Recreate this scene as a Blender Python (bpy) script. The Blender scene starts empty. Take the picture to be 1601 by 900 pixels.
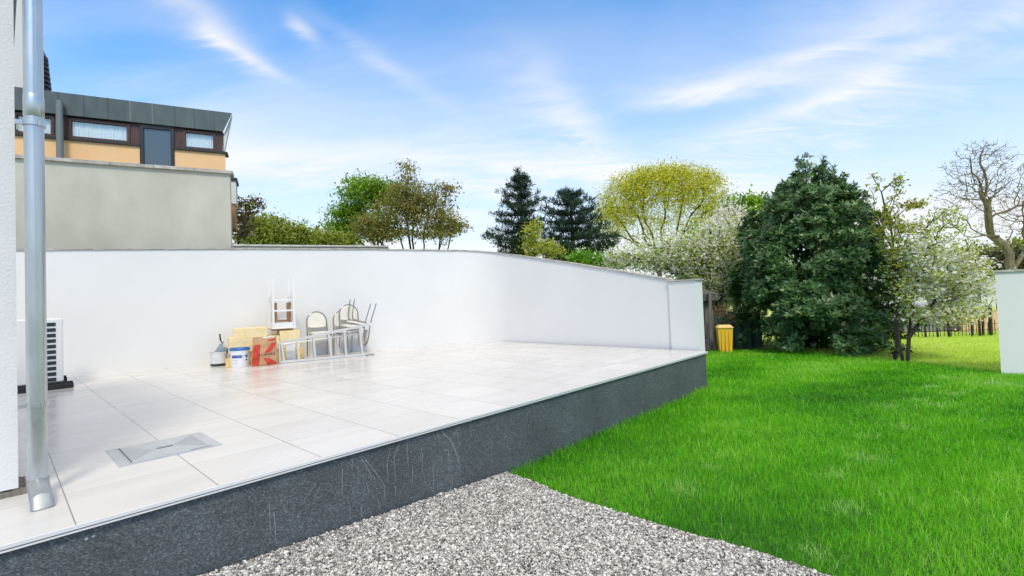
import bpy, math, random
import numpy as np
from mathutils import Vector, Matrix
random.seed(7); RNG = np.random.default_rng(11)
S = bpy.context.scene; COL = S.collection
R_ = math.radians
# ------------------------------------------------------------------ camera, sky, sun, exposure
CAMZ = 1.62; FPX = 744.25; PITCH = 0.02642447; ROLL = -0.0379296
def cam_axes():
    cp, sp = math.cos(PITCH), math.sin(PITCH)
    f = np.array([0, cp, sp]); u = np.array([0, -sp, cp]); x = np.array([1., 0, 0])
    c, s = math.cos(ROLL), math.sin(ROLL)
    return c*x+s*u, -s*x+c*u, f
CX, CU, CF = cam_axes()
cd = bpy.data.cameras.new('camera'); cam = bpy.data.objects.new('camera', cd); COL.objects.link(cam)
cd.sensor_width = 36; cd.lens = FPX/1601*36; cd.clip_start = 0.05; cd.clip_end = 3000
cam.matrix_world = Matrix(((CX[0], CU[0], -CF[0], 0), (CX[1], CU[1], -CF[1], 0), (CX[2], CU[2], -CF[2], CAMZ), (0, 0, 0, 1)))
S.camera = cam
SUN_EL, SUN_AZ = R_(50), R_(166)           # azimuth clockwise from +y (camera forward)
w = bpy.data.worlds.new('World'); S.world = w; w.use_nodes = True
def N(nt, t, **k):
    n = nt.nodes.new(t)
    for a, v in k.items():
        if a.startswith('i_'): n.inputs[int(a[2:])].default_value = v
        else: setattr(n, a, v)
    return n
def math_(nt, op, a, b=None, c=None, clamp=False):
    n = nt.nodes.new('ShaderNodeMath'); n.operation = op; n.use_clamp = clamp
    for i, v in enumerate((a, b, c)):
        if v is None: continue
        if hasattr(v, 'links'): nt.links.new(v, n.inputs[i])
        else: n.inputs[i].default_value = v
    return n.outputs[0]
def ramp(nt, fac, pts, interp='LINEAR'):
    n = nt.nodes.new('ShaderNodeValToRGB'); n.color_ramp.interpolation = interp
    e = n.color_ramp.elements
    while len(e) < len(pts): e.new(0.5)
    for i, (p, c) in enumerate(pts):
        e[i].position = p; e[i].color = (c, c, c, 1) if not hasattr(c, '__len__') else (*c, 1)
    if fac is not None: nt.links.new(fac, n.inputs[0])
    return n.outputs[0]
def mixc(nt, fac, a, b, bt='MIX'):
    n = nt.nodes.new('ShaderNodeMix'); n.data_type = 'RGBA'; n.blend_type = bt
    for i, v in ((0, fac), (6, a), (7, b)):
        if hasattr(v, 'links'): nt.links.new(v, n.inputs[i])
        else: n.inputs[i].default_value = (*v, 1) if hasattr(v, '__len__') and len(v) == 3 else v
    return n.outputs[2]
def build_world():
    nt = w.node_tree; nt.nodes.clear()
    out = N(nt, 'ShaderNodeOutputWorld'); bg = N(nt, 'ShaderNodeBackground'); bg.inputs[1].default_value = 0.15
    sky = N(nt, 'ShaderNodeTexSky', sky_type='NISHITA', sun_disc=False)
    sky.sun_elevation = SUN_EL; sky.sun_rotation = SUN_AZ; sky.altitude = 50; sky.air_density = 1.0; sky.dust_density = 0.6; sky.ozone_density = 2.0
    tc = N(nt, 'ShaderNodeTexCoord'); sx = N(nt, 'ShaderNodeSeparateXYZ'); nt.links.new(tc.outputs['Generated'], sx.inputs[0])
    x, y, z = sx.outputs
    az = math_(nt, 'ARCTAN2', x, y); el = math_(nt, 'ARCSINE', z)
    skyc = mixc(nt, 1.0, sky.outputs[0], (0.45, 1.18, 1.62), 'MULTIPLY')
    # cirrus: stretched noise on a flat cloud layer overhead
    zz = math_(nt, 'ADD', math_(nt, 'MAXIMUM', z, 0.0), 0.16)
    px = math_(nt, 'DIVIDE', x, zz); py = math_(nt, 'DIVIDE', y, zz)
    cb = N(nt, 'ShaderNodeCombineXYZ'); nt.links.new(px, cb.inputs[0]); nt.links.new(py, cb.inputs[1])
    mp = N(nt, 'ShaderNodeMapping'); mp.inputs['Rotation'].default_value = (0, 0, R_(24)); mp.inputs['Scale'].default_value = (0.55, 1.5, 1); mp.inputs['Location'].default_value = (3.1, 1.7, 0)
    nt.links.new(cb.outputs[0], mp.inputs[0])
    n1 = N(nt, 'ShaderNodeTexNoise'); n1.inputs['Scale'].default_value = 0.8; n1.inputs['Detail'].default_value = 7; n1.inputs['Roughness'].default_value = 0.52; n1.inputs['Distortion'].default_value = 0.9
    nt.links.new(mp.outputs[0], n1.inputs[0])
    n2 = N(nt, 'ShaderNodeTexNoise'); n2.inputs['Scale'].default_value = 3.2; n2.inputs['Detail'].default_value = 8; n2.inputs['Roughness'].default_value = 0.6; n2.inputs['Distortion'].default_value = 1.2
    nt.links.new(mp.outputs[0], n2.inputs[0])
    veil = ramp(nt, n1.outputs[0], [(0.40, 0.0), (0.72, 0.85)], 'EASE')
    hz = ramp(nt, el, [(0.0, 0.92), (0.10, 0.88), (0.18, 0.70), (0.33, 0.26), (0.42, 0.09), (0.55, 0.0), (0.63, 0.08), (0.72, 0.6), (0.85, 0.92), (1.0, 0.96)])   # more veil toward the horizon; unseen overhead veil added for whiter fill light
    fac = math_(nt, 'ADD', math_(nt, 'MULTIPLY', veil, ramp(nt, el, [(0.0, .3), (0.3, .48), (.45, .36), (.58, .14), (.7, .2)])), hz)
    # distinct wisps (azimuth, elevation, rotation, length, width, strength)
    def wisp(a0, e0, rot, L, W, k):
        da = math_(nt, 'SUBTRACT', az, a0); de = math_(nt, 'SUBTRACT', el, e0)
        c, s = math.cos(rot), math.sin(rot)
        u = math_(nt, 'ADD', math_(nt, 'MULTIPLY', da, c/L), math_(nt, 'MULTIPLY', de, s/L))
        v = math_(nt, 'ADD', math_(nt, 'MULTIPLY', da, -s/W), math_(nt, 'MULTIPLY', de, c/W))
        v = math_(nt, 'ADD', v, math_(nt, 'MULTIPLY', math_(nt, 'SUBTRACT', n2.outputs[0], 0.5), 3.0))
        r2 = math_(nt, 'ADD', math_(nt, 'MULTIPLY', u, u), math_(nt, 'MULTIPLY', v, v))
        g = math_(nt, 'EXPONENT', math_(nt, 'MULTIPLY', r2, -1.0))
        return math_(nt, 'MULTIPLY', g, math_(nt, 'MULTIPLY', ramp(nt, n2.outputs[0], [(0.3, 0.25), (0.65, 1.0)]), k))
    for a in WISPS: fac = math_(nt, 'ADD', fac, wisp(*a))
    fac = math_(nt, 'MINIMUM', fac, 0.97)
    cloud = ramp(nt, el, [(.30, (.54, .55, .565)), (.62, (.60, .57, .53)), (.75, (.66, .595, .525))])  # overhead veil brightened and warmed to balance the light on the scene
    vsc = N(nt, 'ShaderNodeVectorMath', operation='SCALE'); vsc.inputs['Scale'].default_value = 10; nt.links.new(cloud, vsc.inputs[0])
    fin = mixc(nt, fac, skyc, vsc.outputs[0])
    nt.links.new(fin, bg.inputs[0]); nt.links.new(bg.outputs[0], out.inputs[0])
WISPS = [(0.42, 0.378, -0.02, 0.14, 0.022, 0.65), (0.58, 0.395, -0.05, 0.09, 0.010, 0.45), (-0.55, 0.475, -0.54, 0.085, 0.028, 0.62),
         (-0.49, 0.44, -0.35, 0.06, 0.010, 0.45), (-0.40, 0.50, -0.6, 0.030, 0.016, 0.6), (-0.27, 0.475, -0.45, 0.14, 0.016, 0.22), (0.10, 0.40, -0.75, 0.16, 0.050, 0.26),
         (0.16, 0.345, -0.9, 0.10, 0.035, 0.22), (0.72, 0.41, 0.42, 0.26, 0.095, 0.42), (-0.05, 0.29, 0.08, 0.40, 0.050, 0.32), (-0.48, 0.27, -0.1, 0.26, 0.040, 0.20), (0.45, 0.27, 0.05, 0.4, 0.05, 0.25), (0.62, 0.33, 0.2, 0.25, 0.02, 0.3)]
build_world()
sd = bpy.data.lights.new('sun', 'SUN'); so = bpy.data.objects.new('sun', sd); COL.objects.link(so)
sd.energy = 2.0; sd.angle = R_(13); sd.color = (1.0, 0.88, 0.70)      # sun behind thin cirrus: soft-edged shadows
sv = Vector((math.sin(SUN_AZ)*math.cos(SUN_EL), math.cos(SUN_AZ)*math.cos(SUN_EL), math.sin(SUN_EL)))
so.rotation_euler = sv.to_track_quat('Z', 'Y').to_euler()
vs = S.view_settings; vs.view_transform = 'Standard'; vs.look = 'None'; vs.exposure = 0.26; vs.gamma = 1; vs.use_curve_mapping = False
S.cycles.max_bounces = 8; S.cycles.transparent_max_bounces = 8; S.cycles.sample_clamp_indirect = 6

# ------------------------------------------------------------------ survey helpers: directions from the photo onto real planes
def ray(px, py): return CX*(px-800.5)/FPX - CU*(py-450)/FPX + CF
def on_z(px, py, z): d = ray(px, py); t = (z-CAMZ)/d[2]; return np.array([d[0]*t, d[1]*t, z])
def at(px, py, Y): d = ray(px, py); t = Y/d[1]; return Vector((d[0]*t, Y, CAMZ+d[2]*t))
def visible(P, mx=160, my=120):
    q = P-np.array([0, 0, CAMZ]); zc = q@CF; zc = np.where(zc < .05, .05, zc)
    x = 800.5+FPX*(q@CX)/zc; y = 450-FPX*(q@CU)/zc
    return (q@CF > .05) & (x > -mx) & (x < 1601+mx) & (y < 900+my)
class Frame:
    def __init__(s, ox, oy, yaw):      # yaw: direction of local x, clockwise from +y
        s.o = np.array([ox, oy]); s.ex = np.array([math.sin(yaw), math.cos(yaw)]); s.ey = np.array([-s.ex[1], s.ex[0]]); s.rz = math.atan2(s.ex[1], s.ex[0])
    def w(s, x, y, z=0): p = s.o+s.ex*x+s.ey*y; return Vector((p[0], p[1], z))
    def plane(s, px, py, y):           # pixel onto the vertical plane local y = const -> (x, z)
        d = ray(px, py); p0 = s.o+s.ey*y; t = (p0@s.ey)/(d[:2]@s.ey); P = d[:2]*t
        return float((P-s.o)@s.ex), float(CAMZ+d[2]*t)
    def floor(s, px, py, z): P = on_z(px, py, z)[:2]-s.o; return float(P@s.ex), float(P@s.ey)
DZ = 0.62                                              # terrace level above the lawn
D = Frame(0, 0, 0.746074)                              # terrace frame: x along its front edge, y away
FA = 3.135                                             # front edge of the terrace (local y)
WC = np.array([-0.87, 12.36]); FW = Frame(WC[0], WC[1], math.atan2(0.84442, 0.53568))
FC = Frame(WC[0], WC[1], math.atan2(0.722, -0.692))    # sloping wall along the terrace end; local y = behind
_p = FW.w(-5.5, 0.40); FH = Frame(_p.x, _p.y, R_(63.7))  # neighbour's house

# ------------------------------------------------------------------ mesh helpers
class MB:
    def __init__(s): s.v = []; s.f = []; s.m = []
    def add(s, vs, fs, mi=0, M=None):
        o = len(s.v)
        for p in vs:
            p = Vector(p); s.v.append(tuple(M @ p) if M else tuple(p))
        for f in fs: s.f.append([i+o for i in f]); s.m.append(mi)
        return s
    def box(s, x0, x1, y0, y1, z0, z1, mi=0, M=None, bev=0):
        if bev > 0:
            b = min(bev, (x1-x0)*.45, (y1-y0)*.45, (z1-z0)*.45)
            bm_v = []
            bm = bmesh.new(); bmesh.ops.create_cube(bm, size=1)
            for v in bm.verts: v.co = Vector(((x0+x1)/2+v.co.x*(x1-x0), (y0+y1)/2+v.co.y*(y1-y0), (z0+z1)/2+v.co.z*(z1-z0)))
            bmesh.ops.bevel(bm, geom=bm.edges[:], offset=b, segments=2, affect='EDGES', profile=.5)
            bm.verts.index_update()
            s.add([v.co.copy() for v in bm.verts], [[v.index for v in f.verts] for f in bm.faces], mi, M); bm.free(); return s
        return s.add([(x, y, z) for z in (z0, z1) for y in (y0, y1) for x in (x0, x1)],
                     [(0, 2, 3, 1), (4, 5, 7, 6), (0, 1, 5, 4), (2, 6, 7, 3), (0, 4, 6, 2), (1, 3, 7, 5)], mi, M)
    def prism(s, poly, y0, y1, mi=0, M=None):        # polygon in (x,z) extruded along y
        n = len(poly)
        vs = [(x, y0, z) for x, z in poly]+[(x, y1, z) for x, z in poly]
        return s.add(vs, [list(range(n)), list(range(2*n-1, n-1, -1))]+[(i, n+i, n+(i+1) % n, (i+1) % n) for i in range(n)], mi, M)
    def slab(s, poly, z0, z1, mi=0, M=None):         # polygon in (x,y) extruded along z
        n = len(poly); g = (lambda z, p: z) if not callable(z1) else None
        vs = [(x, y, z0) for x, y in poly]+[(x, y, z1) for x, y in poly]
        return s.add(vs, [list(range(n-1, -1, -1)), list(range(n, 2*n))]+[(i, (i+1) % n, n+(i+1) % n, n+i) for i in range(n)], mi, M)
    def tube(s, pts, rad, n=8, mi=0, M=None, cap=True):
        pts = [Vector(p) for p in pts]; k = len(pts)
        rad = rad if hasattr(rad, '__len__') else [rad]*k
        o = []; prev = None
        for i, p in enumerate(pts):
            t = (pts[min(i+1, k-1)]-pts[max(i-1, 0)]).normalized()
            if prev is None:
                a = t.orthogonal().normalized()
            else:
                a = (prev-t*prev.dot(t)); a = a.normalized() if a.length > 1e-6 else t.orthogonal().normalized()
            b = t.cross(a); prev = a
            o += [p+(a*math.cos(2*math.pi*j/n)+b*math.sin(2*math.pi*j/n))*rad[i] for j in range(n)]
        fs = [(i*n+j, i*n+(j+1) % n, (i+1)*n+(j+1) % n, (i+1)*n+j) for i in range(k-1) for j in range(n)]
        if cap: fs += [list(range(n-1, -1, -1)), list(range((k-1)*n, k*n))]
        return s.add(o, fs, mi, M)
    def lathe(s, prof, n=32, mi=0, M=None, mfun=None):  # profile (r,z)
        k = len(prof); vs = [(r*math.cos(2*math.pi*j/n), r*math.sin(2*math.pi*j/n), z) for r, z in prof for j in range(n)]
        o = len(s.v); s.add(vs, [], 0, M)
        for i in range(k-1):
            for j in range(n):
                s.f.append([o+i*n+j, o+i*n+(j+1) % n, o+(i+1)*n+(j+1) % n, o+(i+1)*n+j]); s.m.append(mfun(i, j) if mfun else mi)
        return s
    def build(s, name, mats, parent=None, smooth=False):
        me = bpy.data.meshes.new(name); me.from_pydata(s.v, [], s.f)
        for m in (mats if isinstance(mats, (list, tuple)) else [mats]): me.materials.append(m)
        me.polygons.foreach_set('material_index', s.m)
        if smooth:
            me.polygons.foreach_set('use_smooth', [True]*len(me.polygons)); me.set_sharp_from_angle(angle=R_(38))
        me.update()
        o = bpy.data.objects.new(name, me); COL.objects.link(o)
        if parent is not None: o.parent = parent
        return o
import bmesh
def fast(name, V, F, mats, parent=None, rnd=None, mi=None, smooth=False):
    nv, nf, k = len(V), len(F), F.shape[1]
    me = bpy.data.meshes.new(name); me.vertices.add(nv); me.vertices.foreach_set('co', np.ascontiguousarray(V, np.float32).ravel())
    me.loops.add(nf*k); me.loops.foreach_set('vertex_index', np.ascontiguousarray(F, np.int32).ravel())
    me.polygons.add(nf); me.polygons.foreach_set('loop_start', np.arange(0, nf*k, k, dtype=np.int32))
    for m in (mats if isinstance(mats, (list, tuple)) else [mats]): me.materials.append(m)
    if mi is not None: me.polygons.foreach_set('material_index', np.ascontiguousarray(mi, np.int32))
    if smooth: me.polygons.foreach_set('use_smooth', np.ones(nf, bool))
    me.update(calc_edges=True)
    if rnd is not None:
        a = me.attributes.new('rnd', 'FLOAT', 'FACE'); a.data.foreach_set('value', np.ascontiguousarray(rnd, np.float32))
    o = bpy.data.objects.new(name, me); COL.objects.link(o)
    if parent is not None: o.parent = parent
    return o
def tag(o, label=None, cat=None, group=None, kind=None):
    if label: o['label'] = label
    if cat: o['category'] = cat
    if group: o['group'] = group
    if kind: o['kind'] = kind
    return o
def thing(name, label, cat, loc=(0, 0, 0), rz=0, group=None, rot=None):
    o = bpy.data.objects.new(name, None); COL.objects.link(o); o.location = loc; o.rotation_euler = rot or (0, 0, rz); o.empty_display_size = .1
    return tag(o, label, cat, group)
def copy_tree(o, parent=None):
    c = o.copy(); COL.objects.link(c)
    if parent is not None: c.parent = parent
    for ch in list(o.children): copy_tree(ch, c)
    return c

# ------------------------------------------------------------------ materials
def mat(name, c, rough=.6, c2=None, scale=6, bump=0, bscale=60, metal=0, spec=.5, detail=5, stretch=None, rough2=None, extra=None):
    m = bpy.data.materials.new(name); m.use_nodes = True; nt = m.node_tree; b = nt.nodes['Principled BSDF']
    b.inputs['Roughness'].default_value = rough; b.inputs['Metallic'].default_value = metal; b.inputs['Specular IOR Level'].default_value = spec
    tc = N(nt, 'ShaderNodeTexCoord'); mp = N(nt, 'ShaderNodeMapping'); nt.links.new(tc.outputs['Object'], mp.inputs[0])
    if stretch: mp.inputs['Scale'].default_value = stretch
    col = None
    if c2:
        n = N(nt, 'ShaderNodeTexNoise'); n.inputs['Scale'].default_value = scale; n.inputs['Detail'].default_value = detail; n.inputs['Roughness'].default_value = .6
        nt.links.new(mp.outputs[0], n.inputs[0]); col = ramp(nt, n.outputs[0], [(.32, c), (.68, c2)]); nt.links.new(col, b.inputs[0])
        if rough2 is not None: nt.links.new(ramp(nt, n.outputs[0], [(.3, rough), (.7, rough2)]), b.inputs['Roughness'])
    else: b.inputs[0].default_value = (*c, 1)
    if bump:
        n = N(nt, 'ShaderNodeTexNoise'); n.inputs['Scale'].default_value = bscale; n.inputs['Detail'].default_value = 3; nt.links.new(tc.outputs['Object'], n.inputs[0])
        bp = N(nt, 'ShaderNodeBump'); bp.inputs['Strength'].default_value = 1; bp.inputs['Distance'].default_value = bump
        nt.links.new(n.outputs[0], bp.inputs['Height']); nt.links.new(bp.outputs[0], b.inputs['Normal'])
    if extra: extra(nt, b, tc, col)
    return m
def leafmat(name, cols, rough=.5, trans=.3, tcol=None, spec=.4):
    m = bpy.data.materials.new(name); m.use_nodes = True; nt = m.node_tree; b = nt.nodes['Principled BSDF']; out = nt.nodes['Material Output']
    a = N(nt, 'ShaderNodeAttribute', attribute_name='rnd'); k = len(cols)
    c = ramp(nt, a.outputs['Fac'], [(i/(k-1), cols[i]) for i in range(k)])
    nt.links.new(c, b.inputs[0]); b.inputs['Roughness'].default_value = rough; b.inputs['Specular IOR Level'].default_value = spec
    if trans:
        t = N(nt, 'ShaderNodeBsdfTranslucent'); mx = N(nt, 'ShaderNodeMixShader'); mx.inputs[0].default_value = trans
        nt.links.new(mixc(nt, 1.0, c, tcol or (1.25, 1.25, .8), 'MULTIPLY'), t.inputs[0])
        nt.links.new(b.outputs[0], mx.inputs[1]); nt.links.new(t.outputs[0], mx.inputs[2]); nt.links.new(mx.outputs[0], out.inputs[0])
    return m
def tile_extra(nt, b, tc, col):
    sx = N(nt, 'ShaderNodeSeparateXYZ'); nt.links.new(tc.outputs['Object'], sx.inputs[0]); P = .6085
    u = math_(nt, 'DIVIDE', math_(nt, 'SUBTRACT', sx.outputs[0], .25), P); v = math_(nt, 'DIVIDE', math_(nt, 'SUBTRACT', sx.outputs[1], 3.735), .605)
    def edge(t, wd): f = math_(nt, 'FRACT', math_(nt, 'ADD', t, 20)); return math_(nt, 'LESS_THAN', math_(nt, 'MINIMUM', f, math_(nt, 'SUBTRACT', 1, f)), wd)
    gr = math_(nt, 'MAXIMUM', edge(u, .0045), math_(nt, 'MULTIPLY', edge(v, .0038), .6))
    cb = N(nt, 'ShaderNodeCombineXYZ')
    fu, fv = math_(nt, 'FLOOR', u), math_(nt, 'FLOOR', v)
    nt.links.new(fu, cb.inputs[0]); nt.links.new(fv, cb.inputs[1])
    wn = N(nt, 'ShaderNodeTexWhiteNoise', noise_dimensions='2D'); nt.links.new(cb.outputs[0], wn.inputs['Vector'])
    # marble-like streaks running along the front edge, shifted per tile
    mp = N(nt, 'ShaderNodeVectorMath', operation='MULTIPLY_ADD'); nt.links.new(tc.outputs['Object'], mp.inputs[0]); mp.inputs[1].default_value = (.8, 2.6, 1)
    vm = N(nt, 'ShaderNodeVectorMath', operation='SCALE'); nt.links.new(wn.outputs['Color'], vm.inputs[0]); vm.inputs['Scale'].default_value = 30; nt.links.new(vm.outputs[0], mp.inputs[2])
    n = N(nt, 'ShaderNodeTexNoise'); n.inputs['Scale'].default_value = 1.1; n.inputs['Detail'].default_value = 3; n.inputs['Distortion'].default_value = .4; nt.links.new(mp.outputs[0], n.inputs[0])
    c = ramp(nt, n.outputs[0], [(.25, (.61, .595, .575)), (.5, (.67, .66, .645)), (.75, (.71, .70, .69))])
    c = mixc(nt, 1.0, c, ramp(nt, wn.outputs[0], [(0, .92), (1, 1.0)]), 'MULTIPLY')
    nt.links.new(mixc(nt, gr, c, (.27, .26, .25)), b.inputs[0])
    nt.links.new(ramp(nt, n.outputs[0], [(.3, .16), (.7, .30)]), b.inputs['Roughness'])
    bp = N(nt, 'ShaderNodeBump'); bp.inputs['Distance'].default_value = .003; bp.inputs['Strength'].default_value = 1
    nt.links.new(math_(nt, 'MULTIPLY', gr, -1.0), bp.inputs['Height']); nt.links.new(bp.outputs[0], b.inputs['Normal'])
M = {}
M['tile'] = mat('porcelain_tile', (.7, .7, .7), .2, extra=tile_extra, spec=.5)
def plinth_extra(nt, b, tc, col):
    v = N(nt, 'ShaderNodeTexVoronoi'); v.inputs['Scale'].default_value = 125; nt.links.new(tc.outputs['Object'], v.inputs[0])
    n = N(nt, 'ShaderNodeTexNoise'); n.inputs['Scale'].default_value = 2.2; n.inputs['Detail'].default_value = 6; nt.links.new(tc.outputs['Object'], n.inputs[0])
    sx = N(nt, 'ShaderNodeSeparateColor'); nt.links.new(v.outputs['Color'], sx.inputs[0])
    c = ramp(nt, sx.outputs[0], [(0, (.048, .057, .063)), (.6, (.088, .102, .111)), (.95, (.132, .149, .160)), (1, (.19, .21, .23))])
    c = mixc(nt, 1.0, c, ramp(nt, n.outputs[0], [(.3, .80), (.7, 1.2)]), 'MULTIPLY')
    nt.links.new(c, b.inputs[0])
    bp = N(nt, 'ShaderNodeBump'); bp.inputs['Distance'].default_value = .003; nt.links.new(v.outputs['Distance'], bp.inputs['Height']); nt.links.new(bp.outputs[0], b.inputs['Normal'])
M['plinth'] = mat('granular_plinth_render', (.05, .06, .07), .6, extra=plinth_extra)
M['scratch'] = mat('scratch', (.40, .43, .46), .8)
M['trim'] = mat('white_aluminium', (.72, .73, .74), .35)
M['rubber'] = mat('dark_seal', (.02, .02, .02), .7)
M['wallw'] = mat('white_render', (.715, .715, .705), .85, (.75, .75, .745), .9, detail=7, bump=.0012, bscale=140, spec=.2)
M['houser'] = mat('rough_white_render', (.73, .735, .74), .9, (.77, .775, .78), 3, bump=.003, bscale=70, spec=.2, stretch=(1, 1, 1))
M['coping'] = mat('weathered_coping', (.30, .28, .25), .85, (.52, .50, .46), 7, bump=.002, bscale=60)
M['coping_light'] = mat('pale_coping', (.42, .41, .38), .8, (.62, .61, .58), 5, bump=.001)
M['grey_render'] = mat('grey_render', (.42, .41, .34), .9, (.56, .55, .47), 1.1, bump=.002, bscale=90, spec=.2, detail=8, stretch=(1, 1, .5))
M['orange'] = mat('apricot_render', (.80, .50, .25), .85, (.86, .56, .30), 1.2, bump=.001)
M['zinc'] = mat('zinc_cladding', (.085, .105, .105), .42, (.13, .155, .155), 1.5, metal=.3, stretch=(3, 1, .6))
M['zinc_seam'] = mat('zinc_seam', (.20, .22, .22), .5)
M['wood_dark'] = mat('stained_timber', (.040, .014, .010), .5, (.085, .032, .022), 4, stretch=(6, 6, .6))
M['frame_dark'] = mat('dark_window_frame', (.018, .016, .016), .4)
M['galv'] = mat('galvanised_steel', (.48, .50, .51), .27, (.60, .62, .63), 9, metal=.8, detail=8, rough2=.42, stretch=(1, 1, .35))
M['galv_dull'] = mat('dull_zinc', (.34, .37, .38), .5, (.46, .49, .50), 9, metal=.7, rough2=.6)
M['grey_pipe'] = mat('grey_painted_pipe', (.16, .19, .21), .5)
M['ac_white'] = mat('off_white_casing', (.74, .75, .76), .45)
M['ac_dark'] = mat('dark_grille', (.010, .028, .036), .5)
M['black'] = mat('black_rubber', (.018, .019, .02), .65)
M['steel'] = mat('steel_cover', (.50, .53, .56), .42, (.58, .61, .64), 5, metal=.35)
M['steel_dark'] = mat('recess_dark', (.05, .055, .06), .5)
M['chrome'] = mat('chromed_tube', (.38, .38, .37), .22, metal=1.0)
M['cream'] = mat('cream_vinyl', (.78, .73, .64), .45, (.83, .79, .71), 8)
M['beech'] = mat('brown_plywood', (.26, .13, .055), .6, (.38, .20, .09), 8, stretch=(1, 8, 1))
M['white_wood'] = mat('white_painted_wood', (.80, .79, .76), .5)
M['foam'] = mat('yellow_foam_board', (.80, .63, .33), .85, (.86, .73, .45), 9, bump=.003, bscale=50)
M['foam_raw'] = mat('raw_foam_edge', (.62, .45, .17), .95, (.76, .58, .28), 30, bump=.008, bscale=40)
M['alu'] = mat('brushed_aluminium', (.62, .62, .61), .38, (.70, .70, .69), 10, metal=.55)
M['kraft'] = mat('kraft_paper', (.40, .24, .125), .8, (.50, .31, .17), 12, bump=.003, bscale=25)
M['red'] = mat('red_print', (.44, .032, .018), .7, (.54, .05, .025), 12)
M['ink'] = mat('rust_ink', (.20, .025, .012), .7)
M['white_plastic'] = mat('white_plastic', (.74, .76, .79), .4)
M['blue_plastic'] = mat('blue_plastic', (.03, .14, .42), .35)
M['blue_ink'] = mat('blue_print', (.025, .10, .40), .5)
M['pale_ink'] = mat('pale_grey_print', (.52, .57, .64), .6)
M['tub'] = mat('dirty_white_plastic', (.55, .57, .59), .55, (.70, .72, .73), 9)
M['tool_blue'] = mat('blue_grey_plastic', (.16, .22, .28), .5, (.30, .36, .42), 8)
M['yellow_bin'] = mat('yellow_plastic', (.80, .46, .015), .5, (.86, .54, .03), 6)
M['yellow_lid'] = mat('faded_yellow_plastic', (.85, .58, .20), .5)
M['old_wood'] = mat('weathered_planks', (.13, .11, .09), .9, (.27, .24, .20), 6, bump=.006, bscale=25, stretch=(8, 8, .7))
M['green_sheet'] = mat('dark_green_sheet', (.035, .07, .055), .7, (.06, .10, .08), 4, bump=.01, bscale=8)
M['felt'] = mat('roofing_felt', (.06, .06, .06), .9, (.16, .16, .15), 8)
M['sand'] = mat('ochre_boards', (.62, .40, .20), .85, (.72, .50, .28), 3)
M['shed'] = mat('grey_shed_boards', (.17, .165, .16), .9, (.27, .26, .25), 5, stretch=(6, 6, .6))
M['roof_grey'] = mat('grey_roof', (.30, .30, .31), .8, (.42, .42, .43), 4)
M['far_wall'] = mat('far_pale_wall', (.62, .62, .62), .85)
M['bark'] = mat('brown_bark', (.055, .04, .028), .9, (.12, .09, .065), 14, bump=.01, bscale=30, stretch=(3, 3, .6))
M['bark_dark'] = mat('dark_bark', (.022, .016, .013), .9, (.055, .042, .034), 14, bump=.008, bscale=30, stretch=(3, 3, .6))
M['bark_pale'] = mat('lichened_bark', (.10, .085, .05), .9, (.24, .20, .13), 5, bump=.01, bscale=20, stretch=(2, 2, .6))
M['soil'] = mat('grass_soil', (.022, .10, .005), .95, (.045, .17, .010), 3, bump=.02, bscale=30)
M['gravel_base'] = mat('gravel_base', (.10, .095, .09), .95, (.22, .21, .2), 80, bump=.01, bscale=90)
def glass_mat():
    m = bpy.data.materials.new('window_glass'); m.use_nodes = True; nt = m.node_tree; out = nt.nodes['Material Output']
    g = N(nt, 'ShaderNodeBsdfGlossy'); g.inputs['Roughness'].default_value = .02; t = N(nt, 'ShaderNodeBsdfTransparent'); t.inputs[0].default_value = (.95, .97, .97, 1)
    mx = N(nt, 'ShaderNodeMixShader'); mx.inputs[0].default_value = .12
    nt.links.new(t.outputs[0], mx.inputs[1]); nt.links.new(g.outputs[0], mx.inputs[2]); nt.links.new(mx.outputs[0], out.inputs[0]); return m
M['glass'] = glass_mat()
M['door_glass'] = mat('door_glass', (.075, .09, .10), .06, spec=1.0)
M['curtain'] = mat('white_net_curtain', (.90, .91, .91), .9)
M['room'] = mat('dark_room', (.02, .02, .02), .9)
M['needle'] = leafmat('pine_needles', [(.010, .030, .018), (.022, .056, .034), (.045, .090, .052)], .5, .15)
M['laurel'] = leafmat('laurel_leaf', [(.034, .090, .026), (.080, .180, .052), (.15, .28, .09), (.40, .44, .18)], .36, .18, spec=.5)
M['elm'] = leafmat('young_yellow_leaf', [(.40, .43, .015), (.62, .62, .03), (.78, .76, .12)], .6, .45)
M['maple'] = leafmat('fresh_green_leaf', [(.11, .21, .02), (.22, .39, .035), (.38, .60, .07)], .5, .45)
M['olive_leaf'] = leafmat('bronze_olive_leaf', [(.17, .14, .045), (.30, .28, .08), (.44, .43, .14)], .6, .42)
M['hedge_leaf'] = leafmat('olive_hedge_leaf', [(.18, .21, .04), (.31, .38, .06), (.48, .56, .11)], .6, .42)
M['bright_leaf'] = leafmat('bright_green_leaf', [(.10, .27, .012), (.17, .40, .02), (.27, .50, .04)], .5, .4)
M['spring_leaf'] = leafmat('spring_leaf', [(.24, .34, .05), (.42, .55, .09), (.60, .66, .18)], .5, .5)
M['gold_leaf'] = leafmat('golden_leaf', [(.30, .22, .03), (.50, .50, .05), (.64, .68, .15)], .5, .45)
M['petal'] = leafmat('white_petal', [(.82, .82, .79), (.90, .90, .87), (.93, .93, .91)], .7, .5, (1.05, 1.05, 1.02))
M['petal_pink'] = leafmat('pale_pink_petal', [(.80, .73, .71), (.88, .82, .80), (.91, .88, .86)], .7, .42, (1.05, 1.02, 1.0))
M['twig_leaf'] = leafmat('dry_leaf', [(.10, .07, .04), (.26, .18, .10), (.40, .33, .14)], .8, .2)
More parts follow.
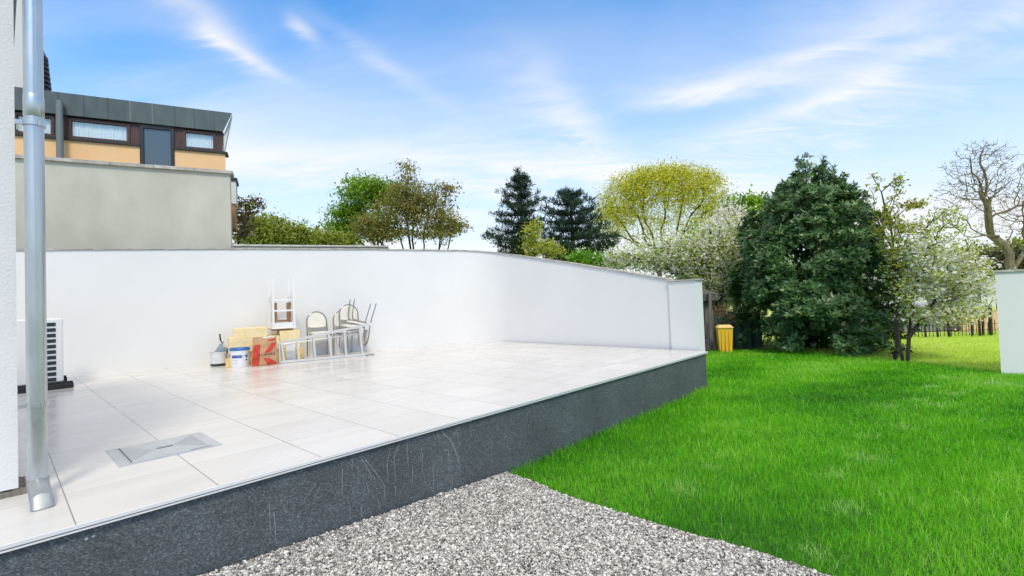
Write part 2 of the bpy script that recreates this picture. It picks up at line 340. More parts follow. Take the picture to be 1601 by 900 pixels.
M['bluebell'] = leafmat('bluebell_flower', [(.12, .12, .50), (.22, .24, .68), (.38, .40, .80)], .6, .3, (1, 1, 1))
M['grass'] = leafmat('lawn_blade', [(.024, .15, .002), (.068, .37, .003), (.17, .58, .007), (.32, .68, .03), (.50, .68, .32)], .45, .35, (1.15, 1.25, .7), spec=.35)
M['meadow'] = leafmat('sunlit_meadow_blade', [(.30, .52, .04), (.52, .70, .10), (.68, .80, .22), (.80, .82, .45)], .6, .5, (1.2, 1.2, .8))  # yellower grass, with its sunlit brightness painted into the blade colour
M['stone'] = leafmat('gravel_stone', [(.075, .071, .066), (.23, .22, .205), (.42, .405, .38), (.62, .605, .575), (.82, .805, .775)], .8, 0)

# ------------------------------------------------------------------ ground
def gravel_z(x):          # slightly banked up toward the house; x = local along front edge
    return 0.025+max(0., min(1., (3.3-x)/2.6))*.145
g = MB(); NX = 40
b = MB(); b.slab([(-1500, -1500), (1500, -1500), (1500, 1500), (-1500, 1500)], -.6, -.03)
tag(b.build('ground', M['soil']), kind='structure')
M['meadow_soil'] = mat('sunlit_meadow_turf', (.42, .60, .10), .95, (.62, .70, .22), 1.2, bump=.02, bscale=20)  # turf colour raised to carry the sunlight on the far meadow
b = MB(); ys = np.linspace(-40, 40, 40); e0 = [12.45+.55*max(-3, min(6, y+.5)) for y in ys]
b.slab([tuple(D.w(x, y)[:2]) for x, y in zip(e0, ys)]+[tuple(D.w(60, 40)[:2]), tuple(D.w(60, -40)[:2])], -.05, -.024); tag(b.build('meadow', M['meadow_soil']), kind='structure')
def gedge(y):             # lawn/gravel border (local x as a function of local y)
    return 3.11+.035*math.sin(y*1.9)+.012*math.sin(y*7+1)+max(0, y-1.8)*.10
ys = np.linspace(-4, FA+.1, 60)
vs = []; fs = []
for i, y in enumerate(ys):
    for j, t in enumerate(np.linspace(0, 1, 24)):
        x = -7+(gedge(y)+.02+7)*t; p = D.w(x, y, gravel_z(x)-.022); vs.append(p)
for i in range(len(ys)-1):
    for j in range(23): fs.append((i*24+j, i*24+j+1, (i+1)*24+j+1, (i+1)*24+j))
b = MB(); b.add(vs, fs); tag(b.build('gravel_bed', M['gravel_base'], smooth=True), kind='structure')
# stones
def stones():
    ico = bmesh.new(); bmesh.ops.create_icosphere(ico, subdivisions=1, radius=1); ico.verts.index_update()
    bv = np.array([v.co[:] for v in ico.verts]); bf = np.array([[v.index for v in f.verts] for f in ico.faces]); ico.free()
    n = 430000
    x = RNG.uniform(-2.2, 3.5, n); y = RNG.uniform(-.6, FA, n)
    ge = np.array([gedge(t) for t in y]); k = x < ge; x, y = x[k], y[k]
    P = D.o+np.outer(x, D.ex)+np.outer(y, D.ey)
    z = 0.025+np.clip((3.3-x)/2.6, 0, 1)*.145
    P = np.c_[P, z]; k = visible(P, 500, 500); P = P[k]; n = len(P)
    dist = np.linalg.norm(P[:, :2], axis=1)
    s = np.clip(RNG.gamma(5, .0062/5, n), .003, .018)
    sc = np.c_[s*RNG.uniform(.75, 1.35, n), s*RNG.uniform(.7, 1.1, n), s*RNG.uniform(.4, .75, n)]
    V = bv[None]*(1+RNG.normal(0, .24, (n, len(bv), 1)))
    V = V*sc[:, None, :]
    a, e = RNG.uniform(0, 6.28, n), RNG.normal(0, .4, n)
    ca, sa, ce, se = np.cos(a), np.sin(a), np.cos(e), np.sin(e)
    Rm = np.stack([np.stack([ca, -sa*ce, sa*se], 1), np.stack([sa, ca*ce, -ca*se], 1), np.stack([0*a, se, ce], 1)], 1)
    V = np.einsum('nij,nvj->nvi', Rm, V)
    P[:, 2] += -.012+RNG.uniform(-.006, .010, n)
    V = V+P[:, None, :]
    F = (bf[None]+(np.arange(n)*len(bv))[:, None, None]).reshape(-1, 3)
    r = np.clip(RNG.beta(1.5, 1.25, n), 0, 1)
    tag(fast('gravel', V.reshape(-1, 3), F, M['stone'], rnd=np.repeat(r, len(bf))), 'light and dark grey crushed gravel in front of the dark plinth', 'gravel', kind='stuff')
stones()
# ------------------------------------------------------------------ terrace
def polyD(pts): return [tuple(D.w(x, y)[:2]) for x, y in pts]
ter = thing('terrace', None, None, (0, 0, 0), D.rz); tag(ter, kind='structure')
def wall_xy(s): p = FW.w(s, .05); q = np.array(p[:2]); return float(q@D.ex), float(q@D.ey)
RIM = [(8.285, FA), (8.44, 9.12)]
deckpoly = [(-7, FA+.012)] + [(RIM[0][0]-.012, FA+.012), (RIM[1][0]+.02, 9.15)] + [wall_xy(-9.5), (-7, 12)]
b = MB(); b.slab(deckpoly, DZ-.03, DZ); b.build('tile_paving', M['tile'], ter)
b = MB(); b.slab([(-7, FA+.03), (RIM[0][0]-.02, FA+.03), (RIM[0][0]+.0, 9.1), (-7, 9.1)], -.3, DZ-.034); b.build('plinth', M['plinth'], ter)
b = MB()
b.box(-7, RIM[0][0], FA-.004, FA+.0105, DZ-.016, DZ+.0015); b.box(-7, RIM[0][0]-.004, FA+.004, FA+.011, DZ-.0215, DZ-.0165, 1)
b.box(-7, RIM[0][0], FA-.002, FA+.010, DZ-.031, DZ-.022)
b.build('edge_trim', [M['trim'], M['rubber']], ter)
# scratches left on the plinth render
b = MB()
SCR = [[(566, 717), (575, 733), (582, 747)], [(571, 718), (588, 740), (600, 757), (603, 790)], [(610, 700), (605, 725), (607, 755)], [(622, 695), (616, 712), (618, 755)],
       [(625, 693), (616, 715)], [(636, 688), (638, 730)], [(660, 700), (656, 720)], [(660, 710), (661, 745)], [(693, 677), (705, 690), (716, 714), (720, 738)],
       [(690, 674), (702, 685), (712, 700), (717, 730)], [(719, 665), (708, 682)], [(714, 675), (719, 695)], [(684, 677), (687, 692)], [(735, 663), (737, 682)],
       [(767, 683), (768, 706)], [(824, 645), (824, 662)], [(846, 632), (854, 641)], [(535, 733), (535, 775)], [(494, 755), (471, 789)], [(500, 760), (492, 777)],
       [(421, 785), (423, 835)], [(428, 800), (432, 850)], [(547, 792), (547, 812)], [(564, 790), (565, 808)], [(590, 780), (594, 797)], [(677, 735), (678, 772)],
       [(645, 727), (645, 757)], [(707, 742), (707, 762)], [(700, 700), (704, 740)], [(618, 760), (619, 775)], [(550, 716), (552, 726)], [(573, 755), (577, 771)]]
for sline in SCR:
    q = [D.plane(px, py, FA+.03) for px, py in sline]
    for (x0, z0), (x1, z1) in zip(q[:-1], q[1:]):
        dx, dz = x1-x0, z1-z0; L = math.hypot(dx, dz)
        if L < 1e-4: continue
        wd = .0012; nx, nz = -dz/L*wd, dx/L*wd; y = FA+.0285
        b.add([(x0-nx, y, z0-nz), (x0+nx, y, z0+nz), (x1+nx*.6, y, z1+nz*.6), (x1-nx*.6, y, z1-nz*.6)], [(0, 1, 2, 3)])
for px, py, r in ((135, 842, .008), (146, 838, .007), (168, 822, .003), (380, 754, .002), (255, 800, .002), (715, 640, .003)):
    x, z = D.plane(px, py, FA+.03); b.add([(x+r*math.cos(a)*random.uniform(.6, 1.3), FA+.0285, z+r*.7*math.sin(a)) for a in np.linspace(0, 6.28, 9)[:-1]], [list(range(8))])
b.build('scratch_marks', M['scratch'], ter)

# access cover
ac = thing('access_cover', 'grey metal access cover with ribbed plate and lifting slot set in the pale tiles', 'access cover', D.w(.84, 4.365, DZ), D.rz)
b = MB(); b.box(-.302, .302, -.290, .290, .0005, .004); b.build('frame', M['steel'], ac)
b = MB(); b.box(-.245, .245, -.272, .272, .0045, .0075)
for i in range(17):
    for sg in (-1, 1):
        x = sg*(.065+i*.0098); h = .03+.0125*i if i < 16 else .235
        b.box(x-.0022, x+.0022, -h, h, .0077, .0105)
b.build('lid', M['steel'], ac)
b = MB(); b.box(-.050, .050, -.014, .014, .0077, .012, 0); b.box(-.044, .044, -.018, -.0145, .0077, .0095, 1)
b.build('lifting_handle', [M['galv_dull'], M['steel_dark']], ac)
b = MB(); b.box(-.236, -.229, -.255, .255, .0077, .009); b.build('slot', M['steel_dark'], ac)
b = MB(); b.box(.10, .235, -.266, -.261, .0077, .009); b.build('slot', M['steel_dark'], ac)

# ------------------------------------------------------------------ own house, downpipe, heat pump
HA = 3.94; HB = .074
ho = thing('house', 'white rough rendered house wall at the left picture edge', 'house', (0, 0, 0), D.rz)
b = MB(); b.box(-9, HB, HA, 7.0, DZ+.045, 3.62); b.build('wall', M['houser'], ho)
b = MB()
poly = [(-9, DZ-.01), (HB+.035, DZ-.01)]; xx = HB+.035
while xx > -1.5: poly += [(xx, DZ+.044-random.uniform(0, .012))]; xx -= random.uniform(.006, .02); poly += [(xx+.002, poly[-1][1])]
poly += [(-9, DZ+.04)]; b.prism(poly, HA+.008, HA+.3); b.build('base_course', M['old_wood'], ho)
b = MB(); b.box(-9.3, HB+.02, HA-.05, 7.05, 3.622, 3.76); b.build('roof', M['zinc'], ho)
PA = HA-.115
ppx, _ = D.plane(56.5, 500, PA); PB = ppx
dp = thing('downpipe', 'galvanised metal downpipe running down beside the white house wall', 'downpipe', D.w(PB, PA, DZ), D.rz)
r = .043; zb = D.plane(57, 748, PA)[1]-DZ
b = MB(); b.lathe([(r, zb-.02), (r, 3.05)], 40); b.tube([(.0, -r-.0005, 0.6), (.0, -r-.0005, 3.0)], .0018, 5); b.build('pipe', M['galv'], dp, True)
zj = D.plane(57, 152, PA)[1]-DZ
b = MB(); b.lathe([(r+.0005, zj+.005), (r+.002, zj), (r+.002, zj-.12), (r+.0005, zj-.122)], 40); b.build('sleeve', M['galv'], dp, True)
ex, ey = D.floor(67, 796, DZ); ex -= PB; ey -= PA
pts = []
for t in np.linspace(0, 1, 14):
    sgm = (max(0, t-.25)/.75)**1.7; pts.append((ex*1.15*sgm, ey*1.0*sgm, zb*(1-t)+.022*t))
b = MB(); b.tube(pts, [r+.005 if i < 2 else r+.003 for i in range(14)], 32); b.v[13*32:14*32] = [(x, y, .004) for x, y, z in b.v[13*32:14*32]]; b.build('elbow', M['galv_dull'], dp, True)
for py in (195, 632):
    zz = D.plane(57, py, PA)[1]-DZ
    b = MB(); b.lathe([(r+.0005, zz+.013), (r+.006, zz+.013), (r+.006, zz-.013), (r+.0005, zz-.013)], 40)
    b.box(-r-.034, -r-.002, -.012, .012, zz-.011, zz+.011); b.tube([(-r-.02, .0, zz), (-r-.02, .115, zz-.01)], .006, 8)
    b.tube([(.018, -r-.007, zz+.012), (.018, -r-.007, zz-.016)], .0035, 6)
    b.build('bracket', M['galv'], dp, True)
# heat pump
y0 = 9.27
xr, zt = D.plane(98, 497, y0+.05); xrail, _ = D.plane(115.5, 603, y0-.02)
hp = thing('heat_pump', 'off white heat pump with dark side grille behind the downpipe', 'heat pump', D.w(xr-.22, y0, DZ), D.rz)
zt -= DZ; ga = D.plane(58, 550, y0)[0]-(xr-.22); gb = D.plane(87.5, 550, y0)[0]-(xr-.22)
b = MB(); b.box(-.24, .22, .0, 1.05, .10, zt, bev=.02); b.build('casing', M['ac_white'], hp)
b = MB()
for i in range(12):
    zc = zt-.085-i*.0735*(zt/.95)
    b.box(ga, gb, -.006, .01, zc-.024, zc+.026)
b.build('grille', M['ac_dark'], hp)
for yy in (-.02, .92):
    b = MB(); b.box(-.55, xrail-(xr-.22), yy, yy+.13, 0, .075, bev=.012); b.box(-.55, xrail-(xr-.22)-.008, yy+.01, yy+.03, .075, .10, bev=.006); b.build('foot_rail', M['black'], hp)
b = MB(); b.tube([(-.30, .15, .34), (-.30, .02, .34), (-.30, -.03, .30), (-.30, -.03, .11)], .02, 10); b.build('pipe_stub', M['grey_pipe'], hp, True)

# ------------------------------------------------------------------ boundary walls
def coping_run(b, x0, x1, zf, y0, y1, step, th, mi=0, jit=.004):
    n = max(1, round(abs(x1-x0)/step)); d = (x1-x0)/n
    for i in range(n):
        a, c = x0+d*i+.003, x0+d*(i+1)-.003
        za, zc = zf(a)+random.uniform(-jit, jit), zf(c)+random.uniform(-jit, jit)
        b.add([(a, y0, za), (c, y0, zc), (c, y1, zc), (a, y1, za), (a, y0, za+th), (c, y0, zc+th), (c, y1, zc+th), (a, y1, za+th)],
              [(3, 2, 1, 0), (4, 5, 6, 7), (0, 1, 5, 4), (1, 2, 6, 5), (2, 3, 7, 6), (3, 0, 4, 7)], mi)
WT = [FW.plane(px, py, 0) for px, py in ((40, 388.5), (110, 388), (250, 387.5), (400, 387), (600, 388.5), (745, 391))]
def wtop(x): return float(np.interp(x, [p[0] for p in WT], [p[1] for p in WT]))
# sloping wall along the terrace end
CL = 5.72
CT = [FC.plane(px, py, 0) for px, py in ((750, 391), (800, 397), (900, 411), (1000, 428), (1046, 435.5))]
PS = CT[-1][0]; CT[0] = (0, CT[0][1])
def ctop(x): return float(np.interp(x, [p[0] for p in CT], [p[1] for p in CT]))
BEND = 1.1; wall_pts = []                                   # plan of the front face: straight, rounded bend, straight
for x in np.linspace(-9.6, -BEND, 18): p = FW.w(x, 0); wall_pts.append((p.x, p.y, wtop(x)))
b0, b1, b2 = np.array(FW.w(-BEND, 0)[:2]), np.array(FW.w(0, 0)[:2])*1.0, np.array(FC.w(BEND, 0)[:2])
for t in np.linspace(0, 1, 15)[1:-1]:
    q = (1-t)**2*b0+2*t*(1-t)*b1+t*t*b2; zt_ = wtop(-BEND)*(1-t)**2+2*t*(1-t)*(wtop(0)+.03)+t*t*ctop(BEND); wall_pts.append((q[0], q[1], zt_))
for x in np.linspace(BEND, PS, 14): p = FC.w(x, 0); wall_pts.append((p.x, p.y, ctop(x)))
WP = np.array(wall_pts); tang = np.gradient(WP[:, :2], axis=0); tang /= np.linalg.norm(tang, axis=1)[:, None]; WN = np.c_[-tang[:, 1], tang[:, 0]]
acc = np.r_[0, np.cumsum(np.linalg.norm(np.diff(WP[:, :2], axis=0), axis=1))]
bw = thing('boundary_wall', 'long white rendered boundary wall bending behind the terrace, its far part sloping down to a pier', 'wall', (WC[0], WC[1], 0), 0)
def wl_(x, y, z): return (x-WC[0], y-WC[1], z)
b = MB(); n = len(WP); vs = []
for (x, y, z), (nx, ny) in zip(WP, WN): vs += [wl_(x, y, -.05), wl_(x, y, z-.03), wl_(x+nx*.2, y+ny*.2, z-.03), wl_(x+nx*.2, y+ny*.2, -.05)]
fs = [(4*i+q, 4*i+4+q, 4*i+4+(q+1) % 4, 4*i+(q+1) % 4) for i in range(n-1) for q in range(4)]+[(0, 1, 2, 3), (4*n-1, 4*n-2, 4*n-3, 4*n-4)]
b.add(vs, fs); b.build('wall', M['wallw'], bw, True)
b = MB(); u = 0
while u < acc[-1]-.02:
    L = .5 if u < 9 else .34; a, c = u+.003, min(u+L, acc[-1])-.003; pr = []
    for v in (a, (a+c)/2, c):
        x, y, z = (np.interp(v, acc, WP[:, k]) for k in range(3)); nx, ny = (np.interp(v, acc, WN[:, k]) for k in range(2)); z += random.uniform(-.004, .004)
        pr.append([wl_(x-nx*.025, y-ny*.025, z-.028), wl_(x-nx*.025, y-ny*.025, z-.003), wl_(x+nx*.225, y+ny*.225, z-.003), wl_(x+nx*.225, y+ny*.225, z-.028)])
    b.add(sum(pr, []), [(4*i+q, 4*i+4+q, 4*i+4+(q+1) % 4, 4*i+(q+1) % 4) for i in range(2) for q in range(4)]+[(0, 1, 2, 3), (11, 10, 9, 8)]); u += L
b.build('coping', M['coping'], bw)
Mx = Matrix.Translation((0, 0, 0)) @ Matrix.Rotation(FC.rz, 4, 'Z')
zp = FC.plane(1070, 436.5, -.03)[1]
b = MB(); b.box(PS+.001, CL, -.035, .235, -.05, zp-.03, M=Mx); b.build('pier', M['wallw'], bw)
b = MB(); b.box(PS-.012, CL+.03, -.062, .262, zp-.028, zp-.002, M=Mx, bev=.004); b.build('pier_cap', M['coping'], bw)
# right hand wall
rw0 = on_z(1565.5, 584, 0)
rt = at(1552, 422.5, rw0[1]).z
FR = Frame(rw0[0], rw0[1], R_(110))
rwl = thing('boundary_wall', 'short white rendered wall with grey coping at the right picture edge', 'wall', FR.w(0, 0, 0), FR.rz)
b = MB(); b.slab([(0, 0), (6, 0), (6, .22), (.14, .22)], -.05, rt-.04); b.build('wall', M['wallw'], rwl)
b = MB(); b.slab([(-.045, -.03), (6, -.03), (6, .25), (.13, .25)], rt-.038, rt, ); b.build('coping', M['coping'], rwl)

# ------------------------------------------------------------------ neighbour's wall and house
nw = thing('boundary_wall', 'stained grey rendered wall with stone coping below the apricot house', 'wall', (0, 0, 0), 0)
nw.location = FH.w(0, 0, 0); nw.rotation_euler = (0, 0, FH.rz)
def H(px, py, y=0): return FH.plane(px, py, y)
gx1 = H(360, 300)[0]; gz = H(361, 272)[1]; gx0 = H(-60, 300)[0]
b = MB(); b.box(gx0, gx1, 0, .25, 0, gz); b.build('wall', M['grey_render'], nw)
b = MB(); coping_run(b, gx0, gx1+.06, lambda x: gz+.001, -.06, .31, .62, .06, jit=.004); b.build('coping', M['coping'], nw)
lw = thing('boundary_wall', 'low neighbouring wall whose pale coping shows just above the white wall', 'wall', FW.w(0, 0, 0), FW.rz)
a0, a1 = FW.plane(363, 383, .42), FW.plane(606, 384.5, .42)
b = MB(); b.prism([(a0[0], 0), (a1[0], 0), (a1[0], a1[1]-.03), (a0[0], a0[1]-.03)], .36, .56); b.build('wall', M['grey_render'], lw)
b = MB(); coping_run(b, a0[0], a1[0], lambda x: float(np.interp(x, [a0[0], a1[0]], [a0[1], a1[1]]))-.03, .32, .60, .52, .035, jit=.003); b.build('coping', M['coping_light'], lw)

SK = 1.9; YH = 2.0                                         # facade set back behind the grey wall
hs = thing('house', 'apricot house with flared grey zinc roof and dark timber window band', 'house', FH.w(0, 0, 0), FH.rz)
hx1 = H(352.5, 250, YH)[0]; hx0 = H(-200, 250, YH)[0]
zs = H(275, 233.5, YH)[1]; zs2 = H(353, 241, YH)[1]; zsill = (zs+zs2)/2
zf0 = np.mean([H(130, 182, YH)[1], H(351, 208, YH)[1]])   # bottom of fascia
dl, dr = H(218.5, 230, YH)[0], H(273, 230, YH)[0]
b = MB(); b.box(hx0, dl, YH, YH+8, 0, zsill); b.slab([(dr, YH), (hx1, YH), (hx1-SK, YH+8), (dr, YH+8)], 0, zsill-.001); b.box(dl, dr, YH+.25, YH+8, 0, zsill-.002); b.build('wall', M['orange'], hs)
b = MB(); b.box(hx0, dl+.0, YH-.05, YH+.3, zsill+.001, zsill+.045); b.box(dr-.02, hx1+.05, YH-.05, YH+.3, zsill+.001, zsill+.045); b.build('sill', M['frame_dark'], hs)
# timber band (posts between openings)
ops = [(H(20, 200, YH)[0], H(84.5, 200, YH)[0]), (H(106, 200, YH)[0], H(203, 200, YH)[0]), (dl, dr), (H(285.5, 220, YH)[0], H(337, 220, YH)[0])]
xp = hx0
for o0, o1 in ops+[(hx1-.028, 0)]:
    b = MB(); b.box(xp, o0-.002, YH+.02, YH+.22, zsill+.047, zf0); b.build('timber_panel', M['wood_dark'], hs); xp = o1+.002
for i, (o0, o1) in enumerate(ops):
    if i == 2: continue
    z0, z1 = zsill+.05, zf0-.03
    f = MB(); t = .055
    f.box(o0, o1, YH+.0, YH+.10, z0, z0+t); f.box(o0, o1, YH, YH+.10, z1-t, z1); f.box(o0, o0+t, YH, YH+.1, z0+t, z1-t); f.box(o1-t, o1, YH, YH+.1, z0+t, z1-t)
    fo = f.build('window', M['wood_dark'], hs)
    p = MB(); p.box(o0+t, o1-t, YH+.045, YH+.055, z0+t, z1-t); p.build('pane', M['glass'], fo)
    q = MB(); n = 90; cv = []; cf = []
    for k in range(n+1):
        x = o0+.01+(o1-o0-.02)*k/n; y = YH+.085+.012*math.sin(k*1.35)+.006*math.sin(k*.37+i)
        cv += [(x, y, z0+.02), (x, y, z1-.02)]
        if k: cf.append((2*k-2, 2*k, 2*k+1, 2*k-1))
    q.add(cv, cf); q.build('curtain', M['curtain'], fo, True)
    q = MB(); q.box(o0-.05, o1+.05, YH+.23, YH+.25, z0-.05, z1+.05); q.build('room_back', M['room'], fo)
dz0 = H(245, 262, YH)[1]-.4
f = MB(); z1 = zf0-.01; t = .075
f.box(dl, dl+t, YH-.01, YH+.1, dz0, z1-t); f.box(dr-t, dr, YH-.01, YH+.1, dz0, z1-t); f.box(dl, dr, YH-.01, YH+.1, z1-t, z1)
fo = f.build('balcony_door', M['frame_dark'], hs)
p = MB(); p.box(dl+t, dr-t, YH+.03, YH+.04, dz0, z1-t); p.build('pane', M['door_glass'], fo)
# flared zinc fascia and white flank
zt0 = np.mean([H(100, 143.5, YH-.1)[1], H(362, 177.5, YH-.1)[1]])
xo = H(363, 178, YH-.1)[0]
b = MB()
b.add([(hx0, YH-.06, zf0), (hx1-.03, YH-.06, zf0), (xo, YH-.10, zt0), (hx0, YH-.10, zt0), (hx0, YH+8, zf0), (hx1-.03-SK, YH+8, zf0), (xo-SK, YH+8, zt0), (hx0, YH+8, zt0)],
      [(0, 1, 2, 3), (3, 2, 6, 7), (4, 7, 6, 5), (0, 4, 5, 1), (1, 5, 6, 2)])
fin = [H(px, py, YH+.02) for px, py in ((350, 209), (362.5, 179), (359, 196), (355, 214), (351.5, 232), (349, 241), (346.5, 241))]
b.prism(fin, YH+.02, YH+.2, 1)
for px in (90, 130, 168, 203, 238, 273, 303, 334):
    x = H(px, 170, YH-.1)[0]; e = np.array([x, YH, zf0]); u = np.array([x, YH-.55, zt0])
    b.add([(x-.012, YH-.063, zf0), (x+.012, YH-.063, zf0), (x+.012, YH-.103, zt0), (x-.012, YH-.103, zt0), (x, YH-.069, zf0+.0), (x, YH-.109, zt0)], [(0, 4, 5, 3), (4, 1, 2, 5)], 2 if px in (203, 238) else 0)
b.build('roof', [M['zinc'], M['far_wall'], M['zinc_seam']], hs)
xp_ = H(93, 200, YH-.2)[0]; zpa, zpb = H(93, 157, YH-.2)[1], H(93, 262, YH-.2)[1]
b = MB(); b.tube([(xp_, YH-.19, zpa), (xp_, YH-.19, zsill), (xp_, YH-.19, zpb-.6)], .06, 12); b.build('rain_pipe', M['grey_pipe'], hs, True)
# round ribbed flue
fx, fz = H(74, 140, YH+.6); 
fl = MB(); prof = [(.17, fz-.4), (.17, fz)]
for i in range(7): prof += [(.17, fz+.02+i*.105), (.215-.008*i, fz+.03+i*.105), (.215-.008*i, fz+.085+i*.105), (.15, fz+.10+i*.105)]
prof += [(.10, fz+.85), (.03, fz+1.15), (.0, fz+1.2)]
Mx = Matrix.Translation((fx-.15, YH+.6, 0)); fl.lathe(prof, 24, M=Mx); fl.build('flue', M['frame_dark'], hs, True)
# pale louvred stair tower seen between house wall and downpipe
tx1 = H(37.5, 80, YH+.3)[0]; tx0 = tx1-2.2; tz1 = zt0+3.2
b = MB(); b.box(tx0, tx1, YH+.3, YH+.5, zt0-.05, tz1); b.build('tower', M['far_wall'], hs)
b = MB()
for k in range(9):
    z = zt0+1.15+k*.26; Mx = Matrix.Translation((tx1-.45, YH+.27, z)) @ Matrix.Rotation(R_(62), 4, 'Y'); b.box(-.3, .3, -.015, .02, -.028, .028, M=Mx)
b.box(tx1-.62, tx1-.48, YH+.24, YH+.31, zt0-.0, zt0+.95)
b.build('louvre', M['frame_dark'], hs)
# white return with dark cap right of the grey wall
wx0, wz0 = H(362, 318, .9); wx1, wz1 = H(368.5, 283, .9)
b = MB(); b.box(wx0-.6, wx1, .9, 1.4, wz0, wz1); b.build('side_return', M['far_wall'], hs)
b = MB(); b.box(wx0-.6, wx1+.03, .87, 1.43, wz1+.002, wz1+.07); b.build('return_cap', M['frame_dark'], hs)
b = MB(); b.box(wx0-.5, wx1-.02, .92, 1.3, wz0-.55, wz0-.003); b.build('return_base', M['beech'], hs)

# ------------------------------------------------------------------ things stored against the white wall (frame FW: x along wall, -y toward the viewer)
def W(px, py, d): return FW.plane(px, py, -d)          # (x, z) on a plane d metres in front of the wall
def W0(px, py): x, y = FW.floor(px, py, DZ); return x, -y
def place(px, py): return FW.w(*FW.floor(px, py, DZ), DZ)
# insulation boards: lying on each other
def board(lab, x0, x1, d0, d1, z0, th, rz=0, rag=0, tilt=0):
    b = MB(); L, Wd = x1-x0, d1-d0; n = 14
    top = []; 
    def jit(k): return random.uniform(-1, 1)*k
    pts = [(-L/2+L*i/n, -Wd/2+jit(.004+rag)) for i in range(n+1)]+[(L/2+jit(.004+rag*1.6), -Wd/2+Wd*i/5) for i in range(1, 5)]+[(L/2-L*i/n, Wd/2) for i in range(n+1)]+[(-L/2+jit(.005), Wd/2-Wd*i/5) for i in range(1, 5)]
    b.slab(pts, 0, th)
    o = b.build('foam_board', [M['foam'] if not rag else M['foam_raw']]); p = FW.w((x0+x1)/2, -(d0+d1)/2, z0)
    o.location = p; o.rotation_euler = (0, tilt, FW.rz+rz)
    return tag(o, lab, 'insulation board', 'yellow insulation boards piled against the wall')
fd0, fd1 = .12, .72
def fx_(px, d=fd1): return W(px, 545, d)[0]
fz_ = lambda py, px=400, d=fd1: W(px, py, d)[1]
tz = fz_(512, 385)
zl = [DZ+.003]
board('lowest torn yellow foam board flat on the tiles behind the ladder', fx_(357), fx_(474), fd0, fd1-.02, DZ+.003, .085, .01, .014)
board('second torn yellow foam board from the tiles, behind the cement bag', fx_(358), fx_(477), fd0, fd1-.03, DZ+.09, .075, -.015, .016)
board('third torn yellow foam board from the tiles, behind the cement bag', fx_(360), fx_(473), fd0, fd1-.03, DZ+.167, .072, .012, .014)
h4 = DZ+.241
zA = fz_(545, 385); zB = fz_(530, 385); zC = fz_(520, 385); zD = fz_(512.5, 390)
board('thick yellow foam board with clean edge just above the blue lidded bucket', fx_(357), fx_(440), fd0, fd1+.03, h4, zA-h4+.04-.003, 0, 0)
board('yellow foam board second from the top of the left pile', fx_(358), fx_(437), fd0, fd1+.02, zA+.04, zB+.03-zA-.043, .012, 0)
board('topmost yellow foam board left of the white stool', fx_(366), fx_(419), fd0+.05, fd1-.0, zB+.03, zD-zB-.035, -.01, 0)
zS = fz_(517, 440)
board('yellow foam board that carries the white stool', fx_(424.5), fx_(470), fd0-.05, fd1-.05, zS-.105, .10, .01, 0, -.008) if False else None
board('yellow foam board that carries the white stool', fx_(438.5), fx_(470), fd0-.05, fd1-.05, h4+.002, zS-h4-.004, .0, 0)
# white stools, upside down
def stool(label, w0, w1, h, leg, mats, px, d, zbase, rz, aph, strz, side=True):
    t = thing('stool', label, 'stool', FW.w(px, -d, zbase), FW.rz+rz, 'upside-down stools on the boards')
    b = MB(); b.box(-w0/2-.02, w0/2+.02, -w0/2-.02, w0/2+.02, 0, .028, bev=.008); b.build('seat', mats[1], t)
    for sx in (-1, 1):
        for sy in (-1, 1):
            b = MB(); r0 = leg/2
            a, c = (sx*w0/2*.95, sy*w0/2*.95), (sx*w1/2, sy*w1/2)
            vs = [(a[0]+i*r0, a[1]+j*r0, .029) for i, j in ((-1, -1), (1, -1), (1, 1), (-1, 1))]+[(c[0]+i*r0*.7, c[1]+j*r0*.7, h) for i, j in ((-1, -1), (1, -1), (1, 1), (-1, 1))]
            b.add(vs, [(3, 2, 1, 0), (4, 5, 6, 7), (0, 1, 5, 4), (1, 2, 6, 5), (2, 3, 7, 6), (3, 0, 4, 7)]); b.build('leg', mats[0], t)
    def wd(z): return w0*.95+(w1-w0*.95)*(z-.03)/(h-.03)
    f = MB(); ww = w0*.95/2-.004
    for sg in (-1, 1):
        f.box(-ww+leg/2, ww-leg/2, sg*ww-.010, sg*ww+.010, .0295, aph); f.box(sg*ww-.009, sg*ww+.009, -ww+leg/2, ww-leg/2, .0295, aph-.001)
    f.build('apron', mats[0], t)
    for z, sides in strz:
        ww = wd(z)/2
        for sg in (-1, 1):
            s = MB()
            if 'f' in sides: s.box(-ww+leg*.4, ww-leg*.4, sg*ww-.009, sg*ww+.009, z-.016, z+.016)
            if 's' in sides: s.box(sg*ww-.008, sg*ww+.008, -ww+leg*.4, ww-leg*.4, z-.012, z+.012)
            s.build('stretcher', mats[0], t)
    return t
sx_ = W(440.5, 505, .42)[0]; sz0 = zS+.004
hst = W(441, 438, .42)[1]-sz0
stool('tall white stool turned upside down with its legs in the air', .40, .36, hst, .036, (M['white_wood'], M['white_wood']), sx_, .42, sz0+.03, .10, .125, [(hst*.36, 'f'), (hst*.57, 'fs'), (hst*.64, 's')])
b = MB()
t2 = thing('stool', 'small brown wooden stool frame nested inside the upturned white stool', 'stool', FW.w(sx_+.01, -.40, sz0), FW.rz+.03, 'upside-down stools on the boards')
b = MB(); b.box(-.19, .17, -.19, .19, 0, .028, bev=.006); b.build('seat', M['beech'], t2)
for sx, sy in ((-1, -1), (1, -1), (-1, 1), (1, 1)):
    b = MB(); X, Y = sx*.125, sy*.12; b.box(X-.022, X+.022, Y-.014, Y+.014, .20, hst*.55); b.build('leg', M['beech'], t2)
